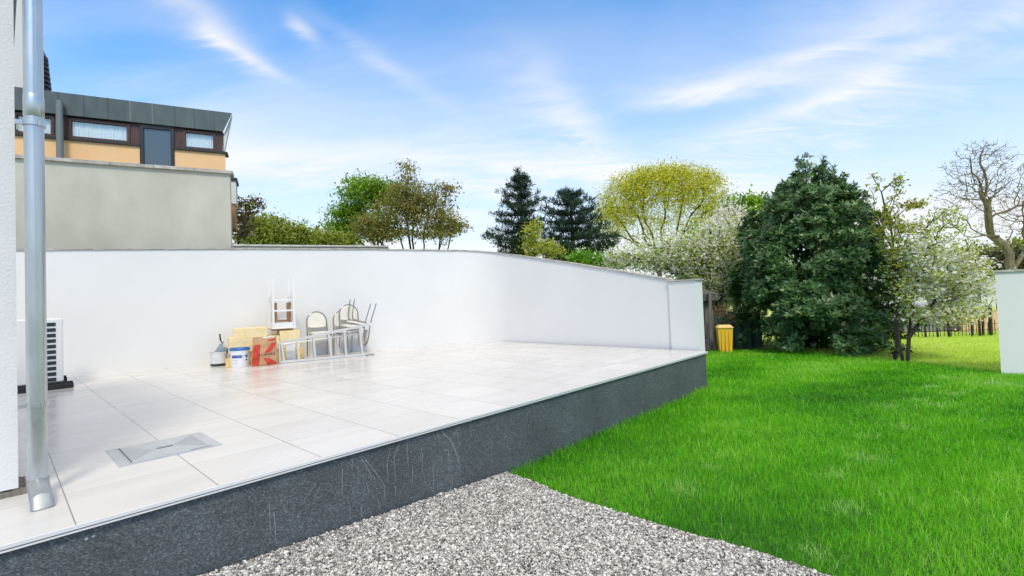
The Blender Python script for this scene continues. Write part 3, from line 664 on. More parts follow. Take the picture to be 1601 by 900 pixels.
b = MB(); b.box(-.13, .13, -.134, -.10, .17, .20); b.box(-.13, .13, .10, .134, .17, .20); b.box(-.147, -.131, -.134, .134, .0285, .199); b.box(.131, .147, -.134, .134, .0285, .199); b.build('apron', M['beech'], t2)

# folding chairs with arched backs
def make_chair():
    t = thing('folding_chair', '', 'chair', group='cream folding chairs with arched backs')
    hw, H_, top = .205, .47, .92
    a = MB(); pts = [(-hw, .20, H_)]
    pts += [(-hw, .20+.03*(z-H_)/.25, z) for z in (.55, .64, .70)]
    for k in range(1, 16):
        th = math.pi-math.pi*k/16; pts.append((hw*math.cos(th), .225+.02*math.sin(th), .70+(top-.70)*math.sin(th)))
    pts += [(hw, .20+.03*(z-H_)/.25, z) for z in (.70, .64, .55)]+[(hw, .20, H_)]
    a.tube(pts, .0125, 10); a.build('back_frame', M['chrome'], t, True)
    for sg in (-1, 1):
        l = MB(); l.tube([(sg*hw, .20, H_-.002), (sg*hw, .21, .30), (sg*hw, .235, .0)], .0122, 10); l.build('leg', M['chrome'], t, True)
        l = MB(); l.tube([(sg*(hw-.022), .12, H_-.035), (sg*(hw-.022), -.12, H_-.035), (sg*(hw-.022), -.175, H_-.06), (sg*(hw-.022), -.20, H_-.14), (sg*(hw-.022), -.225, .0)], .0118, 10); l.build('leg', M['chrome'], t, True)
    s = MB(); n = 28
    pts = []
    for k in range(n):
        th = 2*math.pi*k/n; c, q = math.cos(th), math.sin(th); e = .42
        pts.append((.195*math.copysign(abs(c)**e, c), -.02+.20*math.copysign(abs(q)**e, q)))
    for (k, z0, z1, mi) in ((1.0, H_-.012, H_+.022, 0), (.93, H_+.0225, H_+.032, 0), (.95, H_-.022, H_-.0125, 1)): s.slab([(x*k, y*k) for x, y in pts], z0, z1, mi)
    s.build('seat', [M['cream'], M['beech']], t, True)
    p = MB(); n = 24; prof = [(-.178, .60)]
    for k in range(n+1):
        th = math.pi-math.pi*k/n; prof.append((.185*math.cos(th), .70+(top-.725)*math.sin(th)))
    prof += [(.178, .60), (.12, .585), (0, .58), (-.12, .585)]
    for k, y0_, y1_ in ((1., .210, .238), (.95, .203, .2095)):
        cx, czz = 0, .74
        p.prism([(x*k, czz+(z-czz)*k) for x, z in prof], y0_, y1_)
    p.build('backrest', M['cream'], t, True)
    return t
ch = make_chair()
c1x = W(501, 520, .35)[0]
ch['label'] = 'cream arched folding chair standing alone behind the middle of the ladder'; ch.location = FW.w(c1x, -.34, DZ); ch.rotation_euler = (0, 0, FW.rz+.12)
c2 = copy_tree(ch); c2['label'] = 'lowest cream folding chair of the stack behind the ladder end'
c2x = W(543, 520, .35)[0]; c2.location = FW.w(c2x, -.36, DZ); c2.rotation_euler = (0, 0, FW.rz+.22)
c3 = copy_tree(ch); c3['label'] = 'middle cream folding chair stacked on another one, its arched back highest'
c3x = W(551, 520, .42)[0]; c3.location = FW.w(c3x+.0, -.44, DZ+.125); c3.rotation_euler = (R_(1), 0, FW.rz+.10)
c4 = copy_tree(ch); c4['label'] = 'upturned folding chair on top of the stack with four legs pointing up'
c4x = W(560, 500, .5)[0]
c4.location = FW.w(c4x+.11, -.50, DZ+.125+.49+.03+.46); c4.rotation_euler = (math.pi+R_(14), 0, FW.rz+R_(90))
# aluminium ladder lying on its edge
l0 = np.array(on_z(441, 568, DZ)[:2]); l1 = np.array(on_z(571, 556, DZ)[:2]); dv = l1-l0; LL = float(np.hypot(*dv)); FL = Frame(l0[0], l0[1], math.atan2(dv[0], dv[1]))
la = thing('ladder', 'aluminium step ladder lying on its side in front of the chairs', 'ladder', FL.w(0, 0, DZ), FL.rz)
def L(px, py): x, z = FL.plane(px, py, 0); return x, z-DZ
A0, A1 = L(437, 534.5), L(576, 505.5)
def railz(x): return A0[1]+(A1[1]-A0[1])*(x-A0[0])/(A1[0]-A0[0])
b = MB(); b.box(-.02, LL+.06, -.012, .055, .004, .046, bev=.004); b.build('rail', M['alu'], la)
b = MB()
xa, xb = A0[0]-.02, A1[0]+.03
b.add([(xa, -.012, railz(xa)-.046), (xb, -.012, railz(xb)-.046), (xb, .055, railz(xb)-.046), (xa, .055, railz(xa)-.046), (xa, -.012, railz(xa)), (xb, -.012, railz(xb)), (xb, .055, railz(xb)), (xa, .055, railz(xa))],
      [(3, 2, 1, 0), (4, 5, 6, 7), (0, 1, 5, 4), (1, 2, 6, 5), (2, 3, 7, 6), (3, 0, 4, 7)]); b.build('rail', M['alu'], la)
TR = [((440, 535), (444, 567)), ((464.5, 529), (467.5, 563.5)), ((490, 523), (493, 561.5)), ((513.5, 517.5), (518, 559.5)), ((538, 513), (541.5, 556.5)), ((562, 509), (566.5, 553.5))]
for (tp, bt) in TR:
    x1, z1 = L(*tp); x0, z0 = L(*bt); z1 = railz(x1)-.048; z0 = .048; w_ = .017
    b = MB(); b.add([(x0-w_, -.014, z0), (x0+w_, -.014, z0), (x0+w_, .085, z0), (x0-w_, .085, z0), (x1-w_, -.014, z1), (x1+w_, -.014, z1), (x1+w_, .085, z1), (x1-w_, .085, z1)],
                    [(3, 2, 1, 0), (4, 5, 6, 7), (0, 1, 5, 4), (1, 2, 6, 5), (2, 3, 7, 6), (3, 0, 4, 7)]); b.build('tread', M['alu'], la)
# rear support frame and hoop
b = MB(); b.box(0.02, LL+.04, .165, .20, .004, .030, bev=.004)
b.tube([(.05, .18, .03), (.04, .18, railz(.05)*.82)], .012, 8); b.tube([(.04, .18, railz(.05)*.82), (LL+.02, .18, railz(LL)*.70)], .014, 8)
for k in (.33, .66, .98): b.tube([(LL*k, .18, .03), (LL*k+.01, .18, railz(LL*k)*.72)], .010, 8)
b.build('support_frame', M['alu'], la)
b = MB(); q = [(LL+.0, -.02, .018), (LL+.12, -.02, .018)]+[(LL+.14+.05*math.sin(a), .02-.05*math.cos(a)+.01, .018) for a in np.linspace(.2, 2.9, 8)]+[(LL+.05, .085, .018)]
b.tube(q, .008, 8); b.build('hoop', M['chrome'], la, True)
b = MB(); b.box(xb-.01, xb+.02, -.014, .057, railz(xb)-.042, railz(xb)+.002, bev=.004); b.build('end_cap', M['white_plastic'], la)
b = MB(); b.box(-.055, -.0225, -.02, .075, .002, A0[1]-.01, bev=.006); b.build('top_platform', M['alu'], la)
# grey tile leaning behind the ladder
b = MB(); b.box(-.085, .085, -.015, .015, 0, .34, bev=.004); o = b.build('plank', M['tub']); tx_, td_ = W0(456, 562)
o.location = FW.w(W(455, 560, .80)[0], -.82, DZ+.002); o.rotation_euler = (R_(-7), 0, FW.rz+.15); tag(o, 'short pale grey plank standing upright between ladder and foam boards', 'plank')
# cement bag
bx0, bd = W(392.5, 573, 1.22)[0], 1.22; bx1 = W(435, 571, 1.22)[0]; bz = W(412, 527, 1.22)[1]-DZ; bw_ = bx1-bx0
bg = thing('cement_bag', 'brown kraft paper bag with bold red print standing on the tiles', 'bag', FW.w((bx0+bx1)/2, -bd, DZ), FW.rz-.02)
def bfront(u, v):   # u,v in 0..1 -> x, y, z
    wd = bw_*(1.0-.16*v**1.5); sk = .012*v
    x = (u-.5)*wd+sk; bulge = .055*math.sin(math.pi*min(1, max(0, u)))**.6*(math.sin(math.pi*min(1, max(.0, v*.93+.05)))**.6)
    cr = .010*math.sin(u*9+v*5)+.008*math.sin(v*17-u*6)+.005*math.sin(u*23+v*11)
    return x, -.05-bulge+.05*v+cr, v*bz+.004*math.sin(u*7)
n = 18; b = MB(); V_ = []; F_ = []
for j in range(n+1):
    for i in range(n+1): V_.append(bfront(i/n, j/n))
for j in range(n):
    for i in range(n): F_.append((j*(n+1)+i, j*(n+1)+i+1, (j+1)*(n+1)+i+1, (j+1)*(n+1)+i))
b.add(V_, F_)
V2 = []
for j in range(n+1):
    v = j/n
    for i in range(n+1):
        u = i/n; x, y, z = bfront(u, v); V2.append((x, .09-.05*v*.9+.02*math.sin(math.pi*u), z))
b.add(V2, [f[::-1] for f in F_])
def e_(k): return k
m = (n+1)*(n+1)
for j in range(n):
    b.f.append([j*(n+1), (j+1)*(n+1), m+(j+1)*(n+1), m+j*(n+1)]); b.m.append(0)
    b.f.append([j*(n+1)+n, m+j*(n+1)+n, m+(j+1)*(n+1)+n, (j+1)*(n+1)+n]); b.m.append(0)
for i in range(n):
    b.f.append([i, m+i, m+i+1, i+1]); b.m.append(0); b.f.append([n*(n+1)+i, n*(n+1)+i+1, m+n*(n+1)+i+1, m+n*(n+1)+i]); b.m.append(0)
b.build('paper_sack', M['kraft'], bg, True)
def decal(name, polys, m_, off=.003):
    bm = bmesh.new()
    for pl in polys:
        bm.faces.new([bm.verts.new((u, v, 0)) for u, v in pl])
    bmesh.ops.triangulate(bm, faces=bm.faces[:]); 
    for _ in range(3):
        bmesh.ops.subdivide_edges(bm, edges=[e for e in bm.edges if e.calc_length() > .07], cuts=1, use_grid_fill=False); bmesh.ops.triangulate(bm, faces=bm.faces[:])
    bm.verts.index_update()
    k = MB(); k.add([(lambda p: (p[0], p[1]-off, p[2]))(bfront(v.co.x, v.co.y)) for v in bm.verts], [[v.index for v in f.verts] for f in bm.faces]); bm.free()
    return k.build(name, m_, bg)
decal('red_print', [[(.015, .015), (.30, .03), (.28, .13), (.13, .34), (.30, .56), (.31, .75), (.07, .75), (.03, .55)],
                    [(.46, .47), (.66, .47), (.93, .68), (.965, .80), (.76, .78)], [(.44, .28), (.67, .27), (.975, .06), (.97, .04), (.58, .03)],
                    [(.60, .90), (.62, .935), (.92, .94), (.95, .91), (.94, .875), (.64, .87)]], M['red'])
def text_mesh(body, size, ext=.0):
    c = bpy.data.curves.new('lettering', 'FONT'); c.body = body; c.size = size; c.align_x = 'CENTER'; c.resolution_u = 3
    o = bpy.data.objects.new('tmp', c); COL.objects.link(o); dg = bpy.context.evaluated_depsgraph_get(); me = bpy.data.meshes.new_from_object(o.evaluated_get(dg)); bpy.data.objects.remove(o)
    return me
me = text_mesh('KLIMAS', 1.0); xsz = max(v.co.x for v in me.vertices)-min(v.co.x for v in me.vertices)
for v in me.vertices:
    u, vv = .545+v.co.x/xsz*.66, .365+v.co.y*.125
    x, y, z = bfront(u, vv); v.co = (x, y-.0052, z)
me.materials.append(M['ink']); o = bpy.data.objects.new('lettering', me); COL.objects.link(o); o.parent = bg
b = MB(); x, y, z = bfront(.55, .985); b.box(x-.05, x+.13, y+.0, y+.10, z-.012, z+.012, M=Matrix.Rotation(R_(0), 4, 'Y')); b.build('folded_top', M['white_plastic'], bg)
# bucket with blue rim
bk = place(375.5, 574); hb = FW.plane(375, 541.5, -1.1)[1]-DZ; rb = .5*(W(391.3, 545, 1.05)[0]-W(358.8, 545, 1.05)[0])
pb = thing('bucket', 'white plastic bucket with blue lid and blue printed stripe', 'bucket', FW.w(W(375.3, 560, 1.05)[0], -1.03, DZ), FW.rz-.35)
hz_ = W(375, 545, 1.2)[1]-DZ
prof = [(0, .0), (rb*.86, .0), (rb*.88, .01)]+[(rb*(.88+.10*k/12), .01+(hz_-.02)*k/12) for k in range(1, 13)]+[(rb*.94, hz_-.01), (0, hz_-.012)]
def lab(i, j):
    k = i-2; a = (j/48*360) % 360
    if k in (6, 7) and 228 < a < 300: return 1
    if k in (6, 7) and 318 < a < 335: return 1
    if k in (2, 3, 4) and 236 < a < 275 and (j % 3) and k != 3: return 2
    if k == 2 and 285 < a < 292: return 1
    if k in (4,) and 318 < a < 335: return 1
    return 0
b = MB(); b.lathe(prof, 48, mfun=lab); b.build('body', [M['white_plastic'], M['blue_ink'], M['pale_ink']], pb, True)
b = MB(); b.lathe([(rb*.985, hz_-.035), (rb*1.03, hz_-.03), (rb*1.04, hz_-.004), (rb*1.0, hz_+.008), (rb*.93, hz_+.004), (rb*.9, hz_-.008), (0, hz_-.008)], 48); b.build('lid', M['blue_plastic'], pb, True)
b = MB(); b.tube([(rb*.99*math.cos(a), rb*.99*math.sin(a)-.01*math.sin(a+1.5), hz_-.05-.09*math.sin((a-math.pi)/math.pi*math.pi)) for a in np.linspace(math.pi+.1, 2*math.pi-.1, 18)], .003, 6); b.build('handle', M['galv'], pb)
# low tub with tools
tp = place(341.5, 569); rt_ = .5*(W(356, 560, .6)[0]-W(328.5, 560, .6)[0]); ht = W(342, 550, .62)[1]-DZ
tb = thing('tub', 'low dirty white plastic tub holding tools left of the bucket', 'tub', FW.w(W(342.3, 560, .55)[0], -.55, DZ), FW.rz)
b = MB(); b.lathe([(0, .004), (rt_*.86, .0), (rt_*.9, .012), (rt_*.92, .05), (rt_*1.0, .055), (rt_*1.0, ht-.03), (rt_*1.04, ht-.025), (rt_*1.04, ht), (rt_*.96, ht), (rt_*.94, .04), (0, .03)], 40); b.build('body', M['tub'], tb, True)
b = MB(); b.lathe([(rt_*1.003, .05), (rt_*1.003, .02), (rt_*.9, .012)], 40); b.build('base_ring', M['frame_dark'], tb, True)
tr = thing('trowel', 'steel plastering trowel with dark handle standing upright in the tub', 'trowel', FW.w(W(351, 550, .5)[0], -.50, DZ+.05), FW.rz, rot=(R_(-8), R_(-6), FW.rz))
b = MB(); zt_ = ht+.02; b.add([(-.045, -.002, 0), (.045, -.002, 0), (.052, -.002, zt_+.10), (-.052, -.002, zt_+.10), (-.045, .002, 0), (.045, .002, 0), (.052, .002, zt_+.10), (-.052, .002, zt_+.10)], [(0, 1, 2, 3), (7, 6, 5, 4), (0, 4, 5, 1), (1, 5, 6, 2), (2, 6, 7, 3), (3, 7, 4, 0)]); b.build('blade', M['tub'], tr)
b = MB(); b.tube([(0, 0, zt_+.09), (-.015, 0, zt_+.15), (-.012, 0, zt_+.26)], [.008, .014, .013], 10); b.build('handle', M['black'], tr, True)
sc = thing('scoop', 'blue grey plastic scoop leaning inside the white tub', 'scoop', FW.w(W(340, 545, .55)[0], -.55, DZ+.06), FW.rz)
b = MB(); b.lathe([(.085, 0), (.11, .20), (.104, .20), (.08, .01), (0, .01)], 24, M=Matrix.Translation((0, 0, ht-.14)) @ Matrix.Rotation(R_(38), 4, 'Y')); b.build('bowl', M['tool_blue'], sc, True)
b = MB(); b.tube([(.02, 0, ht-.05), (.085, .0, ht+.10), (.10, 0, ht+.12)], .012, 8); b.build('grip', M['tool_blue'], sc, True)
o = MB().slab([(-.07, -.04), (.05, -.05), (.075, .02), (.02, .06), (-.06, .045)], 0, .155).build('foam_offcut', M['foam_raw']); o.location = FW.w(W(360, 565, 1.05)[0], -.98, DZ+.002); o.rotation_euler = (.0, 0, FW.rz)
tag(o, 'small broken yellow foam offcut between tub and bucket', 'foam offcut')

# ------------------------------------------------------------------ end of garden: fence, post, sheet, bin
p0 = on_z(1080, 549, 0)
YF = 13.9
def gbox(b, px0, px1, pyb, pyt, Y, dy, mi=0, z0=None):
    a, c = at(px0, pyb, Y), at(px1, pyt, Y); b.box(a.x, c.x, Y, Y+dy, a.z if z0 is None else z0, c.z, mi); return b
fp = thing('shed', 'weathered grey plank shed with felt roof behind the sloping wall', 'shed')
b = MB(); x0_, x1_ = at(1040, 470, YF).x, at(1113, 470, YF).x; ztp = at(1100, 470, YF).z
xx = x0_
while xx < x1_:
    ww = .14; b.box(xx, xx+ww-.006, YF+random.uniform(0, .012), YF+.04, -.05, ztp-random.uniform(0, .01)); xx += ww
b.box(x0_, x1_, YF+.045, YF+2.5, -.05, ztp); b.build('wall', M['old_wood'], fp)
b = MB(); b.box(x0_, x1_+.05, YF-.02, YF+.02-.025, ztp-.13, ztp-.02); b.build('batten', M['bark_pale'], fp)
b = MB(); zr = at(1100, 458, YF).z; b.add([(x0_-.2, YF-.18, ztp+.002), (x1_+.12, YF-.18, ztp+.002), (x1_+.12, YF+2.7, ztp+.45), (x0_-.2, YF+2.7, ztp+.45), (x0_-.2, YF-.18, zr-.02), (x1_+.12, YF-.18, zr-.02), (x1_+.12, YF+2.7, zr+.43), (x0_-.2, YF+2.7, zr+.43)], [(3, 2, 1, 0), (4, 5, 6, 7), (0, 1, 5, 4), (1, 2, 6, 5), (2, 3, 7, 6), (3, 0, 4, 7)]); b.build('roof', M['felt'], fp)
b = MB(); pA, pB = at(1113, 549, YF-.3), at(1110.5, 454, YF-.3); b.tube([(pA.x, YF-.3, -.05), (pA.x-.01, YF-.31, 1.0), (pB.x, YF-.29, pB.z)], [.055, .05, .045], 10); tag(b.build('fence_post', M['old_wood'], None, True), 'tall round weathered post at the corner of the plank shed', 'post')
gs = thing('screen_panel', 'dark green sheet stretched as a screen beside the plank shed', 'screen')
b = MB(); x0_, x1_ = at(1115.5, 500, YF).x, at(1190, 500, YF).x; zt_ = at(1125, 486, YF).z; n = 24
vs = []; 
for i in range(n+1):
    x = x0_+(x1_-x0_)*i/n; vs += [(x, YF+.03*math.sin(i*1.3), 0), (x, YF+.03*math.sin(i*1.3)+.02, zt_-.03*abs(math.sin(i*.5)))]
b.add(vs+[(x, y+.01, z) for x, y, z in vs], [(2*i, 2*i+2, 2*i+3, 2*i+1) for i in range(n)]+[(2*n+2+2*i+1, 2*n+2+2*i+3, 2*n+2+2*i+2, 2*n+2+2*i) for i in range(n)]); b.build('sheet', M['green_sheet'], gs)
b = MB(); b.box(x0_, x1_, YF+.06, YF+.10, zt_-.12, zt_-.05); b.build('rail', M['old_wood'], gs)
pbn = on_z(1138, 551, 0); zt_ = at(1137, 513, pbn[1]).z; hwb = (at(1149, 530, pbn[1]).x-at(1127, 530, pbn[1]).x)/2
yb = thing('wheelie_bin', 'yellow plastic bin half hidden by the dark evergreen bush', 'bin', (pbn[0], pbn[1]+.15, 0), -.25)
b = MB(); k = hwb
b.add([(sx*k*q, sy*k*.9*q, z) for q, z in ((.80, 0), (1.0, zt_)) for sx, sy in ((-1, -1), (1, -1), (1, 1), (-1, 1))], [(3, 2, 1, 0), (4, 5, 6, 7), (0, 1, 5, 4), (1, 2, 6, 5), (2, 3, 7, 6), (3, 0, 4, 7)])
for r_ in (-.5, 0, .5): b.box(r_*k-.012, r_*k+.012, -k*.9-.012, -k*.70, .06, zt_-.05)
b.build('body', M['yellow_bin'], yb)
b = MB(); b.box(-k*1.08, k*1.08, -k*1.02, k*.98, zt_+.001, zt_+.035, bev=.01); b.add([(sx*k*q, sy*k*.9*q, z) for q, z in ((1.0, zt_+.036), (.75, zt_+.085)) for sx, sy in ((-1, -1), (1, -1), (1, 1), (-1, 1))], [(4, 5, 6, 7), (0, 1, 5, 4), (1, 2, 6, 5), (2, 3, 7, 6), (3, 0, 4, 7)]); b.build('lid', M['yellow_lid'], yb)
b = MB(); b.tube([(-k*.9, k*1.05, zt_-.02), (k*.9, k*1.05, zt_-.02)], .016, 8); b.build('handle', M['yellow_lid'], yb)

# ------------------------------------------------------------------ meadow boundary and distant buildings
YM = 14.9
ff = thing('fence', 'low dark wire fence with thin pickets at the far side of the sunny meadow', 'fence')
b = MB(); x0_, x1_ = at(1395, 500, YM).x, at(1640, 500, YM).x; pk = MB(); n = 44
for i in range(n): 
    x = x0_+(x1_-x0_)*i/(n-1); pk.tube([(x, YM, 0), (x+random.uniform(-.03, .03), YM, .42+random.uniform(-.08, .1))], .010, 5)
pk.build('pickets', M['bark_dark'], ff)
for z in (.16, .34): b.tube([(x0_, YM+.02, z), (x1_, YM+.02, z)], .008, 5)
b.build('wire', M['bark_dark'], ff)
for px, top, r_ in ((1447, 498, .03), (1466, 505, .03), (1484, 500, .04), (1520, 503, .03), (1532, 498, .035), (1537, 494, .03), (1549, 476, .05)):
    a, c = at(px, 520, YM-.2), at(px-1.5, top, YM-.2)
    b = MB(); b.tube([(a.x, YM-.2, -.05), (c.x, YM-.2, c.z)], [r_, r_*.85], 8)
    o = b.build('fence_post', M['bark_dark'], None, True)
    tag(o, {1549: 'tallest dark fence post at the meadow edge, next to the right wall'}.get(px, 'dark wooden fence post standing at the far edge of the meadow'), 'post', 'fence posts at the meadow edge')
sw = thing('fence', 'ochre board fence behind the posts next to the right wall', 'fence')
b = MB(); x0_, x1_ = at(1503, 500, YM+1.2).x, at(1680, 500, YM+1.2).x; zt_ = at(1530, 486, YM+1.2).z
z = 0
while z < zt_: b.box(x0_, x1_, YM+1.2+random.uniform(0, .01), YM+1.24, z, min(z+.16, zt_)-.006); z += .16
b.build('boards', M['sand'], sw)
for k in range(6): b = MB(); x = x0_+.1+k*(x1_-x0_-.2)/5; b.box(x-.04, x+.04, YM+1.245, YM+1.32, 0, zt_+.03); b.build('post', M['shed'], sw)
YS = 16.6
sh = thing('shed', 'low grey board shed with flat grey roof beyond the meadow', 'shed')
b = MB(); x0_, x1_ = at(1330, 500, YS).x, at(1512, 500, YS).x; zt_ = at(1450, 482, YS).z
xx = x0_
while xx < x1_: b.box(xx, xx+.17, YS+random.uniform(0, .02), YS+.05, 0, zt_); xx += .18
b.box(x0_, x1_, YS+.055, YS+3, 0, zt_-.005); b.build('wall', M['shed'], sh)
b = MB(); b.box(x0_-.2, x1_+.2, YS-.25, YS+3.2, zt_+.002, zt_+.14); b.build('roof', M['roof_grey'], sh)
YD = 34.
fh = thing('house', 'distant pale house with grey roof beyond the blossoming tree', 'house')
b = MB(); x0_, x1_ = at(1395, 440, YD).x, at(1560, 440, YD).x; ze, zr = at(1480, 452, YD).z, at(1480, 408, YD).z
b.box(x0_, x1_, YD, YD+7, -.1, ze); b.build('wall', M['far_wall'], fh)
b = MB(); b.add([(x0_-.4, YD-.4, ze-.1), (x1_+.4, YD-.4, ze-.1), (x1_+.4, YD+3.5, zr), (x0_-.4, YD+3.5, zr), (x0_-.4, YD+7.4, ze-.1), (x1_+.4, YD+7.4, ze-.1)], [(0, 1, 2, 3), (3, 2, 5, 4), (0, 3, 4), (1, 5, 2), (0, 4, 5, 1)]); b.build('roof', M['roof_grey'], fh)
for px in (1415, 1450, 1485, 1520):
    a, c = at(px, 474, YD), at(px+13, 458, YD); b = MB(); b.box(a.x, c.x, YD-.03, YD+.02, a.z, c.z); b.build('window', M['door_glass'], fh)

# ------------------------------------------------------------------ trees and plants
def in_lobes(lobes, n, Y, shell=.35):
    wts = np.array([l[4] for l in lobes], float); wts /= wts.sum(); k = RNG.choice(len(lobes), n, p=wts); out = np.zeros((n, 3))
    u = RNG.normal(size=(n, 3)); u /= np.linalg.norm(u, axis=1)[:, None]
    r = RNG.uniform(0, 1, n)**shell
    for i, l in enumerate(lobes):
        m = k == i; c = at(l[0], l[1], Y+(l[5] if len(l) > 5 else 0)); sx = Y/FPX*l[2]; sz = Y/FPX*l[3]; sy = (sx+sz)/2*(l[6] if len(l) > 6 else .9)
        out[m] = np.array(c)+u[m]*r[m][:, None]*np.array([sx, sy, sz])
    return out
def skeleton(stems, targets, alpha=.35, wob=.06, lift=.08):
    P = []; par = []; plen = []
    for st in stems:
        for i, p in enumerate(st):
            pj = -1 if i == 0 else len(P)-1
            if i == 0 and P:
                dd = np.linalg.norm(np.array(P)-np.array(p), axis=1)
                if dd.min() < .6 and p[2] > .25: pj = int(dd.argmin())
            P.append(np.array(p, float)); par.append(pj); plen.append(0 if pj < 0 else plen[pj]+np.linalg.norm(P[-1]-P[pj]))
    nstem = len(P); tops = np.array([st[-1] for st in stems], float)
    order = np.argsort(np.min(np.linalg.norm(targets[:, None]-tops[None], axis=2), axis=1))
    cap = nstem+len(targets)*3+10; A = np.zeros((cap, 3)); A[:nstem] = P; PL = np.zeros(cap); PL[:nstem] = plen; n = nstem
    low = [i for i in range(nstem)]
    ok = np.zeros(cap, bool)
    for st_end in range(nstem): ok[st_end] = True
    i0 = 0
    for st in stems:      # no branching from the lowest part of a stem
        ok[i0:i0+max(1, int(len(st)*.5))] = False; i0 += len(st)
    isT = []; nk = np.zeros(cap, int)
    for t in targets[order]:
        d = np.linalg.norm(A[:n]-t, axis=1); cost = d+alpha*PL[:n]+np.where(ok[:n], 0, 1e6); j = int(np.argmin(cost)); L = d[j]
        a = A[j]; k = 2 if L > .25 else 1; prev = j
        for q in range(1, k+1):
            f = q/k; p = a+(t-a)*f
            if q < k: p = p+RNG.normal(0, wob*L, 3)+np.array([0, 0, -lift*L])
            A[n] = p; par.append(prev); nk[prev] += 1; ok[prev] &= nk[prev] < 3; PL[n] = PL[prev]+np.linalg.norm(p-A[prev]); ok[n] = True; prev = n; n += 1
        isT.append(prev)
    return A[:n], np.array(par), np.array(isT), nstem
def resample(pts, step=.28, wob_=.0):
    pts = [pts[0]]+[p+RNG.normal(0, wob_, 3)*min(1., np.linalg.norm(pts[i+1]-pts[i])) for i, p in enumerate(pts[1:])]
    if wob_ > .03:
        q_ = [pts[0]]
        for i in range(1, len(pts)): q_ += [(pts[i-1]+pts[i])/2+RNG.normal(0, wob_*.9, 3)*min(1.2, np.linalg.norm(pts[i]-pts[i-1])*.5), pts[i]]
        pts = q_
    out = [pts[0]]
    for i in range(len(pts)-1):
        p0, p1, p2, p3 = pts[max(i-1, 0)], pts[i], pts[i+1], pts[min(i+2, len(pts)-1)]; n = max(1, int(np.linalg.norm(p2-p1)/step))
        for k in range(1, n+1):
            t = k/n; out.append(.5*(2*p1+(p2-p0)*t+(2*p0-5*p1+4*p2-p3)*t*t+(3*p1-p0-3*p2+p3)*t**3)+(RNG.normal(0, .012, 3) if k < n else 0))
    return out
def limbs_mesh(A, par, r0, rtip, expo=.5):
    n = len(A); cnt = np.zeros(n); kids = [[] for _ in range(n)]
    for i in range(n-1, -1, -1):
        if not kids[i]: cnt[i] = 1
        if par[i] >= 0: kids[par[i]].append(i); cnt[par[i]] += cnt[i]
    # ranks are valid because parents always precede children
    mx = cnt.max(); rad = rtip+(r0-rtip)*(cnt/mx)**expo
    b = MB(); starts = [(i, None) for i in range(n) if par[i] < 0]
    while starts:
        i, frm = starts.pop(); chain = [] if frm is None else [frm]; rr = [] if frm is None else [min(rad[frm], rad[i]*1.35)]
        while True:
            chain.append(i); rr.append(rad[i])
            if not kids[i]: break
            ks = sorted(kids[i], key=lambda k: -cnt[k])
            for k in ks[1:]: starts.append((k, i))
            i = ks[0]
        if len(chain) > 1: b.tube([A[k] for k in chain], rr, 8 if rr[0] > .06 else (5 if rr[0] > .02 else 3), cap=False)
    return b
def leaf_cloud(C, k, sig, size, var=.35, up=.25, aspect=.5, drop=0, crnd=None, fold=.15, spread=.25, updir=0.):
    n = len(C)*k; pos = np.repeat(C, k, 0)+RNG.normal(0, 1, (n, 3))*np.asarray(sig)
    d = RNG.normal(0, 1, (n, 3)); d[:, 2] += updir-drop; d /= np.linalg.norm(d, axis=1)[:, None]
    nr = RNG.normal(0, 1, (n, 3)); nr[:, 2] += up*4; sd_ = np.cross(nr, d); sd_ /= np.linalg.norm(sd_, axis=1)[:, None]+1e-9
    nn = np.cross(d, sd_); s = size*np.clip(RNG.normal(1, var, n), .35, 2)
    s = s[:, None]
    V = np.stack([pos, pos+d*s*.5+sd_*s*aspect*.5+nn*s*fold, pos+d*s, pos+d*s*.5-sd_*s*aspect*.5+nn*s*fold], 1).reshape(-1, 3)
    F = np.arange(n*4).reshape(n, 4)
    base = RNG.uniform(.15, .85, len(C)) if crnd is None else crnd
    r = np.clip(np.repeat(base, k)+RNG.normal(0, spread, n), 0, 1)
    return V, F, r
def tree(name, label, cat, stems, lobes, Y, nt, r0, rtip, leaves, bark='bark', group=None, alpha=.35, shell=.4, wob=.06, lift=.08, expo=.5, swob=0.):
    st = []
    for s_ in stems:
        pts = []
        for i, q in enumerate(s_):
            p = at(q[0], q[1], Y+(q[2] if len(q) > 2 else 0)); pts.append(np.array(p))
        st.append(resample(pts, wob_=swob))
    T = in_lobes(lobes, nt, Y, shell); T = T[T[:, 2] > .05]
    A, par, isT, ns = skeleton(st, T, alpha, wob, lift)
    o0 = Vector(st[0][0]); t = thing(name, label, cat, (o0.x, o0.y, 0), 0, group); off = np.array([o0.x, o0.y, 0])
    b = limbs_mesh(A-off, par, r0, rtip, expo); b.build('trunk', M[bark], t, True)
    # crown foliage
    for (pname, mname, k, sig, size, kw) in leaves:
        kw = dict(kw); frac = kw.pop('frac', 1.0); zmin = kw.pop('zmin', None); side = kw.pop('side', None); mids = kw.pop('mids', True)
        C = A[ns:] if mids else A[isT]
        if side is not None: C = C[side(C)]
        if frac < 1: C = C[RNG.uniform(0, 1, len(C)) < frac]
        elif frac > 1: C = np.repeat(C, int(frac), 0)
        V, F, r = leaf_cloud(C-off, k, sig, size, **kw); fast(pname, V, F, M[mname], t, r)
    return t
def px_of(P):
    q = P-np.array([0, 0, CAMZ]); return 800.5+FPX*(q@CX)/(q@CF), 450-FPX*(q@CU)/(q@CF)

